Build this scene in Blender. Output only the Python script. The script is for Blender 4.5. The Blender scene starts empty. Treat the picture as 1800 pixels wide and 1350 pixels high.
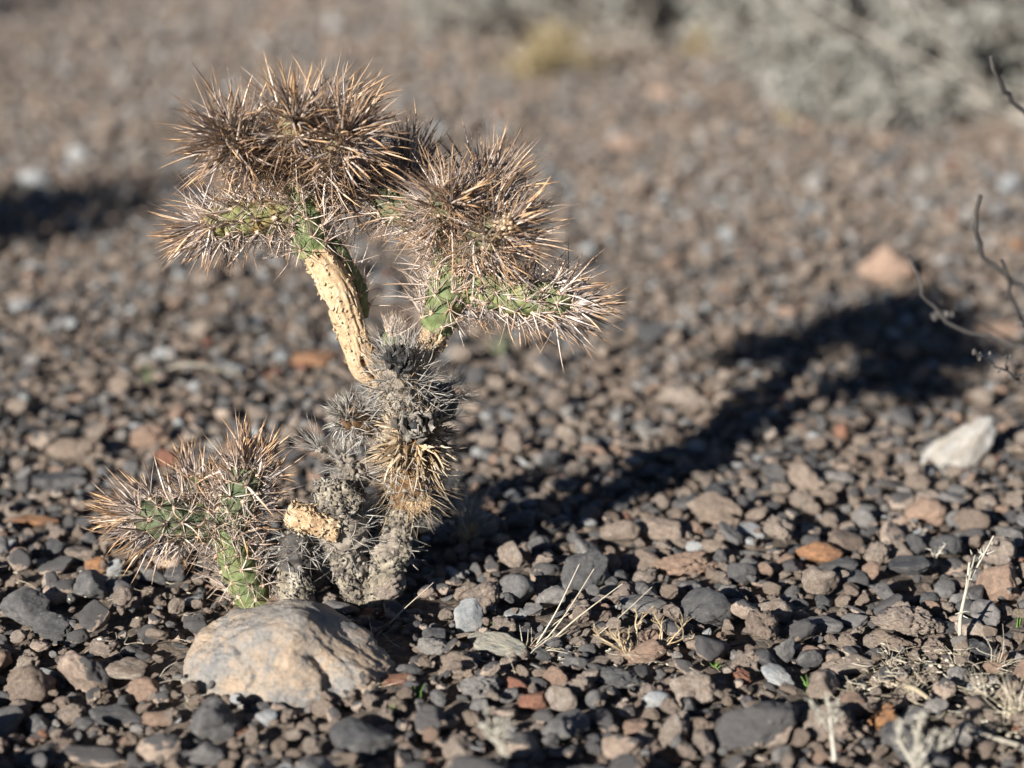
import bpy, bmesh, math, random
import numpy as np
from mathutils import Vector, Matrix

random.seed(7)
rng = np.random.default_rng(11)
scene = bpy.context.scene
COL = scene.collection

# ------------------------------------------------------------------ camera, sky, sun, exposure
FPX = 3600.0                       # focal length in pixels of a frame 1800 wide
PITCH = math.radians(17.0)
CAMH = 0.42
cam_d = bpy.data.cameras.new("camera")
cam = bpy.data.objects.new("camera", cam_d)
COL.objects.link(cam)
scene.camera = cam
cam.location = (0, 0, CAMH)
cam.rotation_euler = (math.radians(90) - PITCH, 0, 0)
cam_d.sensor_width = 36.0
cam_d.lens = 72.0
cam_d.clip_start = 0.05
cam_d.clip_end = 600.0
cam_d.dof.use_dof = True
cam_d.dof.focus_distance = 1.012
cam_d.dof.aperture_fstop = 4.3
cam_d.dof.aperture_blades = 9

SUN_EL = math.radians(19.3)
SUN_DIR = Vector((0.580, 0.815, 0)).normalized()        # the way shadows fall on the ground
world = bpy.data.worlds.new("World")
scene.world = world
world.use_nodes = True
wn = world.node_tree
wn.nodes.clear()
w_out = wn.nodes.new("ShaderNodeOutputWorld")
w_bg = wn.nodes.new("ShaderNodeBackground")
w_sky = wn.nodes.new("ShaderNodeTexSky")
w_sky.sky_type = 'NISHITA'
w_sky.sun_disc = False
w_sky.sun_elevation = SUN_EL
w_sky.sun_rotation = math.atan2(-SUN_DIR.x, -SUN_DIR.y)
w_sky.altitude = 3200.0
w_sky.air_density = 0.6
w_sky.dust_density = 0.1
w_bg.inputs[1].default_value = 0.05
wn.links.new(w_sky.outputs[0], w_bg.inputs[0])
wn.links.new(w_bg.outputs[0], w_out.inputs[0])

sun_d = bpy.data.lights.new("sun", 'SUN')
sun_d.energy = 5.0
sun_d.angle = math.radians(0.53)
sun_d.color = (1.0, 0.97, 0.925)
sun = bpy.data.objects.new("sun", sun_d)
COL.objects.link(sun)
ldir = Vector((SUN_DIR.x * math.cos(SUN_EL), SUN_DIR.y * math.cos(SUN_EL), -math.sin(SUN_EL)))
sun.rotation_euler = ldir.to_track_quat('-Z', 'Y').to_euler()
sun.location = (-2, -3, 3)

scene.view_settings.view_transform = 'Standard'
scene.view_settings.look = 'None'
scene.view_settings.gamma = 1.0
scene.view_settings.use_curve_mapping = False
scene.view_settings.exposure = 1.12

# ------------------------------------------------------------------ camera geometry helpers
CP, SP = math.cos(PITCH), math.sin(PITCH)
def ray(px, py):
    x = (px - 900) / FPX
    y = -(py - 675) / FPX
    return Vector((x, CP + y * SP, -SP + y * CP))
def G(px, py, z=0.0):
    """point on the level z seen at pixel px,py of the 1800x1350 photograph"""
    r = ray(px, py)
    return Vector((0, 0, CAMH)) + r * ((z - CAMH) / r.z)
def project(p):
    d = Vector(p) - Vector((0, 0, CAMH))
    zc = d.y * CP - d.z * SP
    return 900 + FPX * d.x / zc, 675 - FPX * (d.y * SP + d.z * CP) / zc, zc
Y0 = G(670, 1083).y
LEAN = 0.16
def V(px, py, off=0.0):
    """point on the slightly leaning upright plane of the cactus, off metres behind it"""
    r = ray(px, py)
    t = (Y0 + off + LEAN * CAMH) / (r.y - LEAN * r.z)
    return Vector((0, 0, CAMH)) + r * t
PX = 1.06 / FPX                    # metres per pixel at the cactus

# ------------------------------------------------------------------ vectorised gradient-ish noise
_perm = rng.permutation(4096)
_val = rng.random(4096) * 2 - 1
def _h(ix, iy, iz):
    a = _perm[ix & 4095]
    b = _perm[(a + iy) & 4095]
    return _val[_perm[(b + iz) & 4095]]
def vnoise(p):
    p = np.asarray(p, float)
    i = np.floor(p).astype(np.int64)
    f = p - i
    f = f * f * f * (f * (f * 6 - 15) + 10)
    r = 0
    for dx in (0, 1):
        wx = f[:, 0] if dx else 1 - f[:, 0]
        for dy in (0, 1):
            wy = f[:, 1] if dy else 1 - f[:, 1]
            for dz in (0, 1):
                wz = f[:, 2] if dz else 1 - f[:, 2]
                r = r + wx * wy * wz * _h(i[:, 0] + dx, i[:, 1] + dy, i[:, 2] + dz)
    return r
def fbm(p, octv=4, gain=0.5):
    p = np.asarray(p, float)
    a, s, r = 1.0, 1.0, 0.0
    for k in range(octv):
        r = r + a * vnoise(p * s + 17.3 * k)
        a *= gain
        s *= 2.03
    return r
def ground_h(x, y):
    x = np.atleast_1d(np.asarray(x, float)); y = np.atleast_1d(np.asarray(y, float))
    p = np.stack([x * 3.1 + 40, y * 3.1 + 11, np.full_like(x, 3.3)], 1)
    return 0.007 * fbm(p, 3)

# ------------------------------------------------------------------ mesh / object helpers
def mesh_np(name, verts, faces_list, mats=(), smooth=True, mat_idx=None, attrs=None):
    """faces_list: list of int arrays (n,3) or (n,4)"""
    me = bpy.data.meshes.new(name)
    verts = np.asarray(verts, np.float32)
    faces_list = [np.asarray(f, np.int32) for f in faces_list if len(f)]
    nl = sum(f.size for f in faces_list)
    nf = sum(len(f) for f in faces_list)
    me.vertices.add(len(verts))
    me.vertices.foreach_set("co", verts.ravel())
    me.loops.add(nl)
    me.polygons.add(nf)
    me.loops.foreach_set("vertex_index", np.concatenate([f.ravel() for f in faces_list]))
    starts, s = [], 0
    for f in faces_list:
        k = f.shape[1]
        starts.append(s + np.arange(len(f)) * k)
        s += f.size
    me.polygons.foreach_set("loop_start", np.concatenate(starts).astype(np.int32))
    if mat_idx is not None:
        me.polygons.foreach_set("material_index", np.asarray(mat_idx, np.int32))
    me.update(calc_edges=True)
    me.polygons.foreach_set("use_smooth", np.full(nf, smooth))
    for m in mats:
        me.materials.append(m)
    if attrs:
        for k, (typ, data) in attrs.items():
            a = me.attributes.new(k, typ, 'POINT')
            key = {'FLOAT': 'value', 'FLOAT_VECTOR': 'vector', 'FLOAT_COLOR': 'color', 'INT': 'value'}[typ]
            a.data.foreach_set(key, np.asarray(data, np.int32 if typ == 'INT' else np.float32).ravel())
    me.validate()
    return me
def link(name, me, parent=None, loc=None):
    o = bpy.data.objects.new(name, me)
    COL.objects.link(o)
    if parent is not None:
        o.parent = parent
        if parent.type == 'EMPTY' and parent.parent is None:
            o.location = -parent.location          # meshes are written in world coordinates
    if loc is not None:
        o.location = loc
    return o
def tag(o, label=None, cat=None, group=None, kind=None):
    if label: o["label"] = label
    if cat: o["category"] = cat
    if group: o["group"] = group
    if kind: o["kind"] = kind
    return o
def empty(name, loc, label, cat, group=None):
    o = bpy.data.objects.new(name, None)
    COL.objects.link(o)
    o.location = loc
    o.empty_display_size = 0.02
    return tag(o, label, cat, group)

class Geo:
    """collects vertices, quads and tris with one float attribute t and one r"""
    def __init__(s):
        s.v, s.f4, s.f3, s.t, s.r, s.n = [], [], [], [], [], 0
        s.m4, s.m3 = [], []
    def add(s, v, f4=(), f3=(), t=0.0, r=0.0, mi=0):
        v = np.asarray(v, float).reshape(-1, 3)
        s.v.append(v)
        f4 = np.asarray(f4, int).reshape(-1, 4); f3 = np.asarray(f3, int).reshape(-1, 3)
        if len(f4): s.f4.append(f4 + s.n); s.m4.append(np.full(len(f4), mi))
        if len(f3): s.f3.append(f3 + s.n); s.m3.append(np.full(len(f3), mi))
        s.t.append(np.broadcast_to(np.asarray(t, float), (len(v),)))
        s.r.append(np.broadcast_to(np.asarray(r, float), (len(v),)))
        s.n += len(v)
    def mesh(s, name, mats, smooth=True):
        v = np.concatenate(s.v)
        fl, mi = [], []
        if s.f4: fl.append(np.concatenate(s.f4)); mi.append(np.concatenate(s.m4))
        if s.f3: fl.append(np.concatenate(s.f3)); mi.append(np.concatenate(s.m3))
        return mesh_np(name, v, fl, mats, smooth, np.concatenate(mi),
                       {"t": ('FLOAT', np.concatenate(s.t)), "r": ('FLOAT', np.concatenate(s.r)),
                        "pl": ('FLOAT_VECTOR', v)})

def curve_pts(pts, n):
    """Catmull-Rom through pts (k,d) resampled evenly into n samples"""
    P = np.asarray(pts, float)
    if len(P) == 2:
        P = np.stack([P[0], (P[0] + P[1]) / 2, P[1]])
    Q = np.concatenate([[2 * P[0] - P[1]], P, [2 * P[-1] - P[-2]]])
    out = []
    for i in range(1, len(Q) - 2):
        p0, p1, p2, p3 = Q[i - 1], Q[i], Q[i + 1], Q[i + 2]
        t = np.linspace(0, 1, 24, endpoint=(i == len(Q) - 3))[:, None]
        out.append(0.5 * ((2 * p1) + (-p0 + p2) * t + (2 * p0 - 5 * p1 + 4 * p2 - p3) * t * t + (-p0 + 3 * p1 - 3 * p2 + p3) * t ** 3))
    C = np.concatenate(out)
    d = np.concatenate([[0], np.cumsum(np.linalg.norm(np.diff(C[:, :3], axis=0), axis=1))])
    s = np.linspace(0, d[-1], n)
    R = np.stack([np.interp(s, d, C[:, k]) for k in range(C.shape[1])], 1)
    return R, s
def frames(C):
    T = np.gradient(C, axis=0)
    T /= np.linalg.norm(T, axis=1)[:, None] + 1e-12
    N = np.zeros_like(T)
    a = np.array([0.3, -1, 0.2]); a = a - T[0] * a.dot(T[0]); a /= np.linalg.norm(a)
    for i in range(len(T)):
        a = a - T[i] * a.dot(T[i]); a /= np.linalg.norm(a) + 1e-12
        N[i] = a
    return T, N, np.cross(T, N)
def ring_faces(n, m):
    i = np.arange(n - 1)[:, None]; j = np.arange(m)[None, :]
    a = i * m + j; b = i * m + (j + 1) % m
    return np.stack([a, b, b + m, a + m], -1).reshape(-1, 4)
def tube(geo, pts, rad, m=5, n=None, t=None, r=0.0, mi=0):
    """plain thin tube for stalks and twigs; rad scalar pair (r0,r1)"""
    n = n or max(3, 2 * len(pts))
    C, s = curve_pts(pts, n)
    T, N, B = frames(C)
    rr = np.linspace(rad[0], rad[1], n)
    th = np.arange(m) * 2 * np.pi / m
    v = C[:, None] + rr[:, None, None] * (np.cos(th)[None, :, None] * N[:, None] + np.sin(th)[None, :, None] * B[:, None])
    tt = np.repeat(s / s[-1], m) if t is None else t
    geo.add(v.reshape(-1, 3), ring_faces(n, m), t=tt, r=r, mi=mi)

# ------------------------------------------------------------------ materials
class NT:
    def __init__(s, name):
        s.m = bpy.data.materials.new(name); s.m.use_nodes = True
        s.nt = s.m.node_tree; s.nt.nodes.clear()
        s.out = s.N("ShaderNodeOutputMaterial"); s.bs = s.N("ShaderNodeBsdfPrincipled")
        s.L(s.bs.outputs[0], s.out.inputs[0])
    def N(s, t, **k):
        n = s.nt.nodes.new(t)
        for a, b in k.items(): setattr(n, a, b)
        return n
    def L(s, a, b): s.nt.links.new(a, b)
    def ramp(s, fac, stops, interp='LINEAR'):
        n = s.N("ShaderNodeValToRGB"); n.color_ramp.interpolation = interp
        e = n.color_ramp.elements
        while len(e) < len(stops): e.new(0.5)
        for k, (p, c) in enumerate(stops):
            e[k].position = p; e[k].color = (*c, 1) if len(c) == 3 else c
        if fac is not None: s.L(fac, n.inputs[0])
        return n.outputs[0]
    def noise(s, vec, scale, detail=4, rough=0.55, dist=0.0):
        n = s.N("ShaderNodeTexNoise"); n.inputs['Scale'].default_value = scale
        n.inputs['Detail'].default_value = detail; n.inputs['Roughness'].default_value = rough
        n.inputs['Distortion'].default_value = dist
        if vec is not None: s.L(vec, n.inputs['Vector'])
        return n.outputs[0]
    def mix(s, fac, a, b, mode='MIX'):
        n = s.N("ShaderNodeMix"); n.data_type = 'RGBA'; n.blend_type = mode
        for sock, v in ((n.inputs[0], fac), (n.inputs[6], a), (n.inputs[7], b)):
            if isinstance(v, (int, float)): sock.default_value = v
            elif isinstance(v, tuple): sock.default_value = (*v, 1)
            else: s.L(v, sock)
        return n.outputs[2]
    def math(s, op, a, b=0.0, clamp=False):
        n = s.N("ShaderNodeMath", operation=op, use_clamp=clamp)
        for k, v in ((0, a), (1, b)):
            if isinstance(v, (int, float)): n.inputs[k].default_value = v
            else: s.L(v, n.inputs[k])
        return n.outputs[0]
    def attr(s, name, out='Fac'):
        n = s.N("ShaderNodeAttribute", attribute_name=name)
        return n.outputs[out]
    def bump(s, h, strength=0.5, dist=0.001):
        n = s.N("ShaderNodeBump"); n.inputs['Strength'].default_value = strength
        n.inputs['Distance'].default_value = dist
        s.L(h, n.inputs['Height']); s.L(n.outputs[0], s.bs.inputs['Normal'])
    def fin(s, col=None, rough=0.8, spec=0.3):
        if col is not None: s.L(col, s.bs.inputs['Base Color'])
        s.bs.inputs['Roughness'].default_value = rough
        s.bs.inputs['Specular IOR Level'].default_value = spec
        return s.m

def stone_mat(name, palette, mottle, var=None, speck=0.25, rough=0.8, bump=0.6):
    """palette: ramp over the random number of the stone; mottle: colour of patches; var: (colour, level) skin on the upper side"""
    k = NT(name)
    info = k.N("ShaderNodeObjectInfo")
    rnd = info.outputs['Random']
    pos = k.attr("pl", 'Vector')
    off = k.N("ShaderNodeVectorMath", operation='ADD'); k.L(pos, off.inputs[0])
    sc = k.N("ShaderNodeVectorMath", operation='SCALE'); sc.inputs[0].default_value = (31.0, 17.0, 53.0)
    k.L(rnd, sc.inputs['Scale']); k.L(sc.outputs[0], off.inputs[1])
    p = off.outputs[0]
    base = k.ramp(rnd, palette)
    n1 = k.noise(p, 1.6, 5, 0.6, 0.4)
    c = k.mix(k.ramp(n1, [(0.42, (0, 0, 0)), (0.62, (1, 1, 1))]), base, mottle)
    n2 = k.noise(p, 9, 8, 0.8)
    n6 = k.noise(p, 3.6, 7, 0.7, 0.6)
    c = k.mix(1.0, c, k.ramp(n6, [(0.32, (0.70,) * 3), (0.5, (1.05,) * 3), (0.68, (1.38,) * 3)]), 'MULTIPLY')
    c = k.mix(1.0, c, k.ramp(n2, [(0.25, (1 - speck * 2.2,) * 3), (0.5, (1.0,) * 3), (0.75, (1 + speck * 1.5,) * 3)]), 'MULTIPLY')
    if var:
        sep = k.N("ShaderNodeSeparateXYZ"); k.L(pos, sep.inputs[0])
        nv = k.noise(p, 2.2, 6, 0.65)
        h = k.math('ADD', sep.outputs[2], k.math('MULTIPLY', k.math('SUBTRACT', nv, 0.5), 1.7))
        h = k.math('SUBTRACT', h, var[1])
        r2 = k.math('MULTIPLY', k.math('SUBTRACT', k.math('FRACT', k.math('MULTIPLY', rnd, 7.13)), 0.5), var[2] if len(var) > 2 else 0.5)
        h = k.math('ADD', h, r2)
        m = k.ramp(h, [(0.0, (0, 0, 0)), (0.07, (1, 1, 1))])
        vc = k.mix(1.0, var[0], k.ramp(n2, [(0.3, (0.8,) * 3), (0.75, (1.2,) * 3)]), 'MULTIPLY')
        c = k.mix(m, c, vc)
    # pale mineral flecks
    n3 = k.noise(p, 5.5, 3, 0.5)
    c = k.mix(k.ramp(n3, [(0.68, (0, 0, 0)), (0.76, (0.5, 0.5, 0.5))]), c, (0.42, 0.36, 0.29))
    k.bump(k.math('ADD', k.math('MULTIPLY', n2, 1.0), k.math('MULTIPLY', k.noise(p, 22, 5, 0.75), 1.0)), min(1, bump * 1.6), 0.0024)
    return k.fin(c, rough, 0.35)

GREY = [(0.0, (0.052, 0.051, 0.051)), (0.35, (0.09, 0.086, 0.083)), (0.7, (0.145, 0.137, 0.13)), (1.0, (0.25, 0.225, 0.20))]
TAN = [(0.0, (0.26, 0.195, 0.15)), (0.35, (0.36, 0.275, 0.21)), (0.7, (0.44, 0.345, 0.27)), (1.0, (0.50, 0.42, 0.345))]
M_grey = stone_mat("grey stone", GREY, (0.13, 0.12, 0.11), None, 0.22, 0.62, 0.35)
M_two = stone_mat("varnished stone", TAN, (0.36, 0.27, 0.205), ((0.105, 0.097, 0.092), 0.12, 1.0), 0.25, 0.68, 0.45)
M_tan = stone_mat("tan stone", TAN, (0.33, 0.25, 0.19), None, 0.35, 0.9, 0.9)
M_crust = stone_mat("crusted stone", [(0, (0.40, 0.305, 0.235)), (1, (0.47, 0.375, 0.295))], (0.33, 0.27, 0.225), ((0.17, 0.155, 0.14), 1.0, 0.5), 0.45, 0.92, 1.0)
M_red = stone_mat("brick red stone", [(0, (0.27, 0.12, 0.075)), (1, (0.34, 0.18, 0.11))], (0.22, 0.10, 0.07), None, 0.25, 0.8, 0.5)
M_brown = stone_mat("orange brown stone", [(0, (0.40, 0.20, 0.085)), (1, (0.36, 0.19, 0.10))], (0.26, 0.14, 0.08), None, 0.2, 0.75, 0.5)
M_white = stone_mat("white stone", [(0, (0.58, 0.545, 0.49)), (1, (0.62, 0.585, 0.53))], (0.52, 0.455, 0.37), None, 0.12, 0.75, 0.6)
M_dark = stone_mat("dark stone", [(0, (0.055, 0.054, 0.055)), (1, (0.085, 0.082, 0.08))], (0.10, 0.095, 0.09), None, 0.25, 0.55, 0.4)
M_pink = stone_mat("pinkish stone", [(0, (0.42, 0.28, 0.20)), (1, (0.46, 0.31, 0.225))], (0.36, 0.25, 0.18), None, 0.2, 0.85, 0.6)
M_pale = stone_mat("pale stone", [(0, (0.36, 0.33, 0.295)), (1, (0.50, 0.465, 0.42))], (0.33, 0.29, 0.25), None, 0.2, 0.8, 0.6)
M_blue = stone_mat("blue grey stone", [(0, (0.20, 0.21, 0.215)), (1, (0.25, 0.255, 0.255))], (0.27, 0.26, 0.24), None, 0.15, 0.6, 0.3)

def lichen_mat():
    k = NT("lichened stone")
    p = k.attr("pl", 'Vector')
    st = k.N("ShaderNodeMapping"); st.inputs['Scale'].default_value = (0.7, 1, 5.0); k.L(p, st.inputs[0])
    s = k.noise(st.outputs[0], 2.4, 5, 0.6, 0.3)
    c = k.ramp(s, [(0.3, (0.09, 0.09, 0.085)), (0.5, (0.21, 0.20, 0.165)), (0.62, (0.30, 0.265, 0.20)), (0.75, (0.15, 0.145, 0.13))])
    o = k.noise(p, 5.2, 4, 0.7)
    c = k.mix(k.ramp(o, [(0.63, (0, 0, 0)), (0.66, (1, 1, 1))]), c, (0.46, 0.20, 0.035))
    k.bump(s, 0.7, 0.002)
    return k.fin(c, 0.8)
M_lichen = lichen_mat()

def boulder_mat():
    k = NT("boulder stone")
    p = k.attr("pl", 'Vector')
    n1 = k.noise(p, 42, 9, 0.72, 1.2)
    c = k.ramp(n1, [(0.32, (0.18, 0.177, 0.17)), (0.43, (0.265, 0.245, 0.22)), (0.50, (0.35, 0.285, 0.22)), (0.60, (0.41, 0.30, 0.205)), (0.75, (0.44, 0.37, 0.30))])
    n2 = k.noise(p, 520, 6, 0.75)
    c = k.mix(1.0, c, k.ramp(n2, [(0.28, (0.5,) * 3), (0.5, (1.0,) * 3), (0.75, (1.22,) * 3)]), 'MULTIPLY')
    # grey upper faces: the weaker grazing light there is put into the colour
    sep = k.N("ShaderNodeSeparateXYZ"); k.L(p, sep.inputs[0])
    st = k.N("ShaderNodeMapping"); st.inputs['Scale'].default_value = (0.5, 1.0, 2.2); st.inputs['Rotation'].default_value = (0, 0.45, 0); k.L(p, st.inputs[0])
    n3 = k.noise(st.outputs[0], 60, 7, 0.7)
    h = k.math('ADD', k.math('SUBTRACT', sep.outputs[2], 0.021), k.math('MULTIPLY', k.math('SUBTRACT', n3, 0.5), 0.05))
    m = k.ramp(k.math('MULTIPLY', h, 60), [(0.0, (0, 0, 0)), (0.8, (0.85, 0.85, 0.85))])
    c = k.mix(m, c, k.mix(n3, (0.16, 0.145, 0.13), (0.30, 0.265, 0.23)))
    n4 = k.noise(p, 230, 3, 0.6)
    c = k.mix(k.ramp(n4, [(0.66, (0, 0, 0)), (0.72, (0.7, 0.7, 0.7))]), c, (0.14, 0.10, 0.075))
    k.bump(k.math('ADD', k.math('MULTIPLY', n3, 2.2), k.math('ADD', n2, k.math('MULTIPLY', n4, 0.8))), 1.0, 0.0016)
    return k.fin(c, 0.72, 0.4)
M_boulder = boulder_mat()

def soil_mat():
    k = NT("desert soil")
    tc = k.N("ShaderNodeTexCoord"); p = tc.outputs['Object']
    n1 = k.noise(p, 9, 6, 0.65); n2 = k.noise(p, 160, 6, 0.8); n3 = k.noise(p, 700, 4, 0.8)
    c = k.ramp(n1, [(0.35, (0.17, 0.145, 0.122)), (0.65, (0.26, 0.22, 0.185))])
    c = k.mix(1.0, c, k.ramp(n2, [(0.3, (0.55,) * 3), (0.55, (1,) * 3), (0.75, (1.35,) * 3)]), 'MULTIPLY')
    v = k.N("ShaderNodeTexVoronoi"); v.inputs['Scale'].default_value = 260; k.L(p, v.inputs['Vector'])
    c = k.mix(0.5, c, k.ramp(v.outputs['Color'], [(0.2, (0.09, 0.085, 0.08)), (0.5, (0.2, 0.15, 0.11)), (0.9, (0.36, 0.27, 0.19))]))
    k.bump(k.math('ADD', n2, k.math('SUBTRACT', n3, v.outputs['Distance'])), 1.0, 0.0025)
    return k.fin(c, 0.95, 0.15)
M_soil = soil_mat()

def spine_mat(name, stops, vary, rough=0.38, spec=0.5, mott=None):
    k = NT(name)
    t = k.attr("t"); r = k.attr("r")
    pos = k.attr("pl", 'Vector')
    # each spine shifts the bands along itself and has its own brightness
    tt = k.math('ADD', t, k.math('MULTIPLY', k.math('SUBTRACT', k.math('FRACT', k.math('MULTIPLY', r, 5.7)), 0.5), 0.5), True)
    c = k.ramp(tt, stops)
    g = k.ramp(r, vary)
    c = k.mix(1.0, c, g, 'MULTIPLY')
    n = k.noise(pos, 900, 2, 0.6)
    c = k.mix(1.0, c, k.ramp(n, [(0.3, (0.72,) * 3), (0.7, (1.2,) * 3)]), 'MULTIPLY')
    k.fin(c, rough, spec)
    k.bs.inputs['Coat Weight'].default_value = 0.0
    return k.m
M_sp_gold = spine_mat("sheathed spine", [(0.0, (0.50, 0.42, 0.35)), (0.25, (0.40, 0.355, 0.33)), (0.50, (0.31, 0.245, 0.20)), (0.72, (0.31, 0.195, 0.115)), (0.90, (0.41, 0.28, 0.16)), (1.0, (0.22, 0.12, 0.06))],
                      [(0, (0.35, 0.33, 0.34)), (0.35, (0.8, 0.78, 0.78)), (0.65, (1.1, 1.05, 1.0)), (0.82, (1.7, 1.65, 1.55)), (1, (2.1, 2.0, 1.8))], 0.35, 0.6)
M_sp_tan = spine_mat("tan spine", [(0.0, (0.52, 0.37, 0.25)), (0.4, (0.38, 0.27, 0.19)), (0.8, (0.30, 0.18, 0.105)), (1.0, (0.22, 0.12, 0.06))],
                      [(0, (0.45, 0.42, 0.4)), (0.5, (0.95, 0.92, 0.9)), (1, (1.5, 1.45, 1.35))], 0.4, 0.4)
M_sp_silver = spine_mat("silver spine", [(0.0, (0.50, 0.38, 0.29)), (0.2, (0.50, 0.43, 0.37)), (0.65, (0.46, 0.39, 0.33)), (1.0, (0.36, 0.23, 0.12))],
                        [(0, (0.55, 0.5, 0.48)), (0.4, (0.95, 0.9, 0.88)), (1, (1.45, 1.4, 1.35))], 0.38, 0.5)
M_sp_grey = spine_mat("dead grey spine", [(0.0, (0.30, 0.275, 0.245)), (0.5, (0.40, 0.375, 0.34)), (1.0, (0.42, 0.37, 0.30))],
                      [(0, (0.4, 0.4, 0.4)), (0.5, (0.95, 0.95, 0.95)), (1, (1.5, 1.48, 1.42))], 0.5, 0.35)
M_sp_straw = spine_mat("dead straw spine", [(0.0, (0.30, 0.18, 0.085)), (0.4, (0.39, 0.285, 0.17)), (1.0, (0.48, 0.41, 0.31))],
                       [(0, (0.3, 0.26, 0.22)), (0.5, (1, 0.97, 0.92)), (1, (1.35, 1.3, 1.25))], 0.45, 0.4)

def skin_mat(name, stops, groove, dry=None):
    k = NT(name)
    pos = k.attr("pl", 'Vector'); t = k.attr("t")    # t: height within a tubercle, with groove shade painted into the colour
    n = k.noise(pos, 90, 5, 0.6)
    c = k.ramp(n, stops)
    c = k.mix(k.ramp(t, [(0.0, (1, 1, 1)), (0.25, (0.75, 0.75, 0.75)), (0.62, (0, 0, 0))]), c, groove)
    n2 = k.noise(pos, 1400, 3, 0.6)
    c = k.mix(1.0, c, k.ramp(n2, [(0.3, (0.8,) * 3), (0.7, (1.18,) * 3)]), 'MULTIPLY')
    if dry:
        c = k.mix(k.ramp(k.noise(pos, 150, 3, 0.5), [(dry[1], (0, 0, 0)), (dry[1] + 0.05, (1, 1, 1))]), c, dry[0])
    n5 = k.noise(pos, 420, 4, 0.7)
    c = k.mix(k.ramp(n5, [(0.60, (0, 0, 0)), (0.70, (0.6, 0.6, 0.6))]), c, (0.30, 0.24, 0.15))
    k.bump(k.math('ADD', n2, n5), 0.5, 0.0008)
    return k.fin(c, 0.62, 0.35)
M_green = skin_mat("green cactus skin", [(0.35, (0.055, 0.075, 0.035)), (0.5, (0.085, 0.105, 0.05)), (0.68, (0.14, 0.15, 0.075))], (0.03, 0.035, 0.02))
M_bright = skin_mat("fresh green skin", [(0.35, (0.085, 0.115, 0.042)), (0.5, (0.13, 0.16, 0.058)), (0.68, (0.23, 0.23, 0.095))], (0.055, 0.07, 0.03))
M_yellow = skin_mat("yellowing cactus skin", [(0.3, (0.17, 0.19, 0.055)), (0.48, (0.17, 0.165, 0.06)), (0.62, (0.27, 0.195, 0.06)), (0.74, (0.27, 0.14, 0.06))], (0.10, 0.09, 0.04))
M_head = skin_mat("dull green skin", [(0.35, (0.12, 0.125, 0.065)), (0.55, (0.20, 0.17, 0.09)), (0.7, (0.28, 0.21, 0.12))], (0.08, 0.07, 0.045))
M_deadskin = skin_mat("dead grey skin", [(0.35, (0.13, 0.105, 0.08)), (0.55, (0.24, 0.20, 0.155)), (0.7, (0.36, 0.31, 0.24))], (0.045, 0.04, 0.035))
M_brownskin = skin_mat("dead brown skin", [(0.35, (0.12, 0.065, 0.03)), (0.55, (0.21, 0.12, 0.055)), (0.7, (0.36, 0.24, 0.13))], (0.05, 0.03, 0.015))
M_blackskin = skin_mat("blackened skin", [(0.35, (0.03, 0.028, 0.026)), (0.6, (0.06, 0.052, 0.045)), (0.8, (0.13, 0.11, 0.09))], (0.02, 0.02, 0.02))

def bark_mat(name, stops, pit):
    k = NT(name)
    pos = k.attr("pl", 'Vector'); t = k.attr("t")
    n = k.noise(pos, 120, 6, 0.7, 0.5)
    c = k.ramp(n, stops)
    c = k.mix(k.ramp(t, [(0.0, (1, 1, 1)), (0.32, (0, 0, 0))]), c, pit)
    n2 = k.noise(pos, 900, 5, 0.75)
    c = k.mix(1.0, c, k.ramp(n2, [(0.3, (0.62,) * 3), (0.52, (1.0,) * 3), (0.75, (1.3,) * 3)]), 'MULTIPLY')
    k.bump(k.math('ADD', n2, n), 0.8, 0.0012)
    return k.fin(c, 0.85, 0.25)
M_bark_tan = bark_mat("tan bark", [(0.3, (0.33, 0.20, 0.10)), (0.46, (0.52, 0.36, 0.21)), (0.62, (0.60, 0.45, 0.29)), (0.8, (0.60, 0.52, 0.40))], (0.17, 0.09, 0.045))
M_bark_grey = bark_mat("crusty grey bark", [(0.28, (0.06, 0.05, 0.04)), (0.42, (0.17, 0.145, 0.11)), (0.53, (0.30, 0.25, 0.18)), (0.62, (0.46, 0.41, 0.32)), (0.72, (0.24, 0.21, 0.12))], (0.045, 0.038, 0.03))
M_flake_grey = bark_mat("grey bark flake", [(0.36, (0.05, 0.044, 0.038)), (0.47, (0.14, 0.12, 0.10)), (0.56, (0.28, 0.25, 0.205)), (0.70, (0.54, 0.51, 0.45))], (0.12, 0.10, 0.08))
M_flake_tan = bark_mat("cream bark flake", [(0.3, (0.46, 0.31, 0.17)), (0.5, (0.62, 0.46, 0.29)), (0.7, (0.74, 0.62, 0.45))], (0.5, 0.36, 0.2))
def felt_mat():
    k = NT("areole felt")
    pos = k.attr("pl", 'Vector')
    c = k.ramp(k.noise(pos, 400, 3), [(0.3, (0.40, 0.25, 0.17)), (0.7, (0.66, 0.48, 0.35))])
    return k.fin(c, 0.95, 0.1)
M_felt = felt_mat()
def felt_grey():
    k = NT("weathered felt"); pos = k.attr("pl", 'Vector')
    return k.fin(k.ramp(k.noise(pos, 400, 3), [(0.3, (0.12, 0.105, 0.09)), (0.7, (0.33, 0.29, 0.24))]), 0.95, 0.1)
M_feltg = felt_grey()
def plain_mat(name, stops, scale=300, rough=0.8, spec=0.25):
    k = NT(name)
    pos = k.attr("pl", 'Vector')
    r = k.attr("r")
    c = k.ramp(k.math('ADD', k.math('MULTIPLY', k.noise(pos, scale, 4, 0.6), 0.5), k.math('MULTIPLY', r, 0.5)), stops)
    return k.fin(c, rough, spec)
M_straw = plain_mat("dry straw", [(0.2, (0.28, 0.23, 0.15)), (0.5, (0.47, 0.405, 0.30)), (0.85, (0.66, 0.60, 0.48))])
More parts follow.
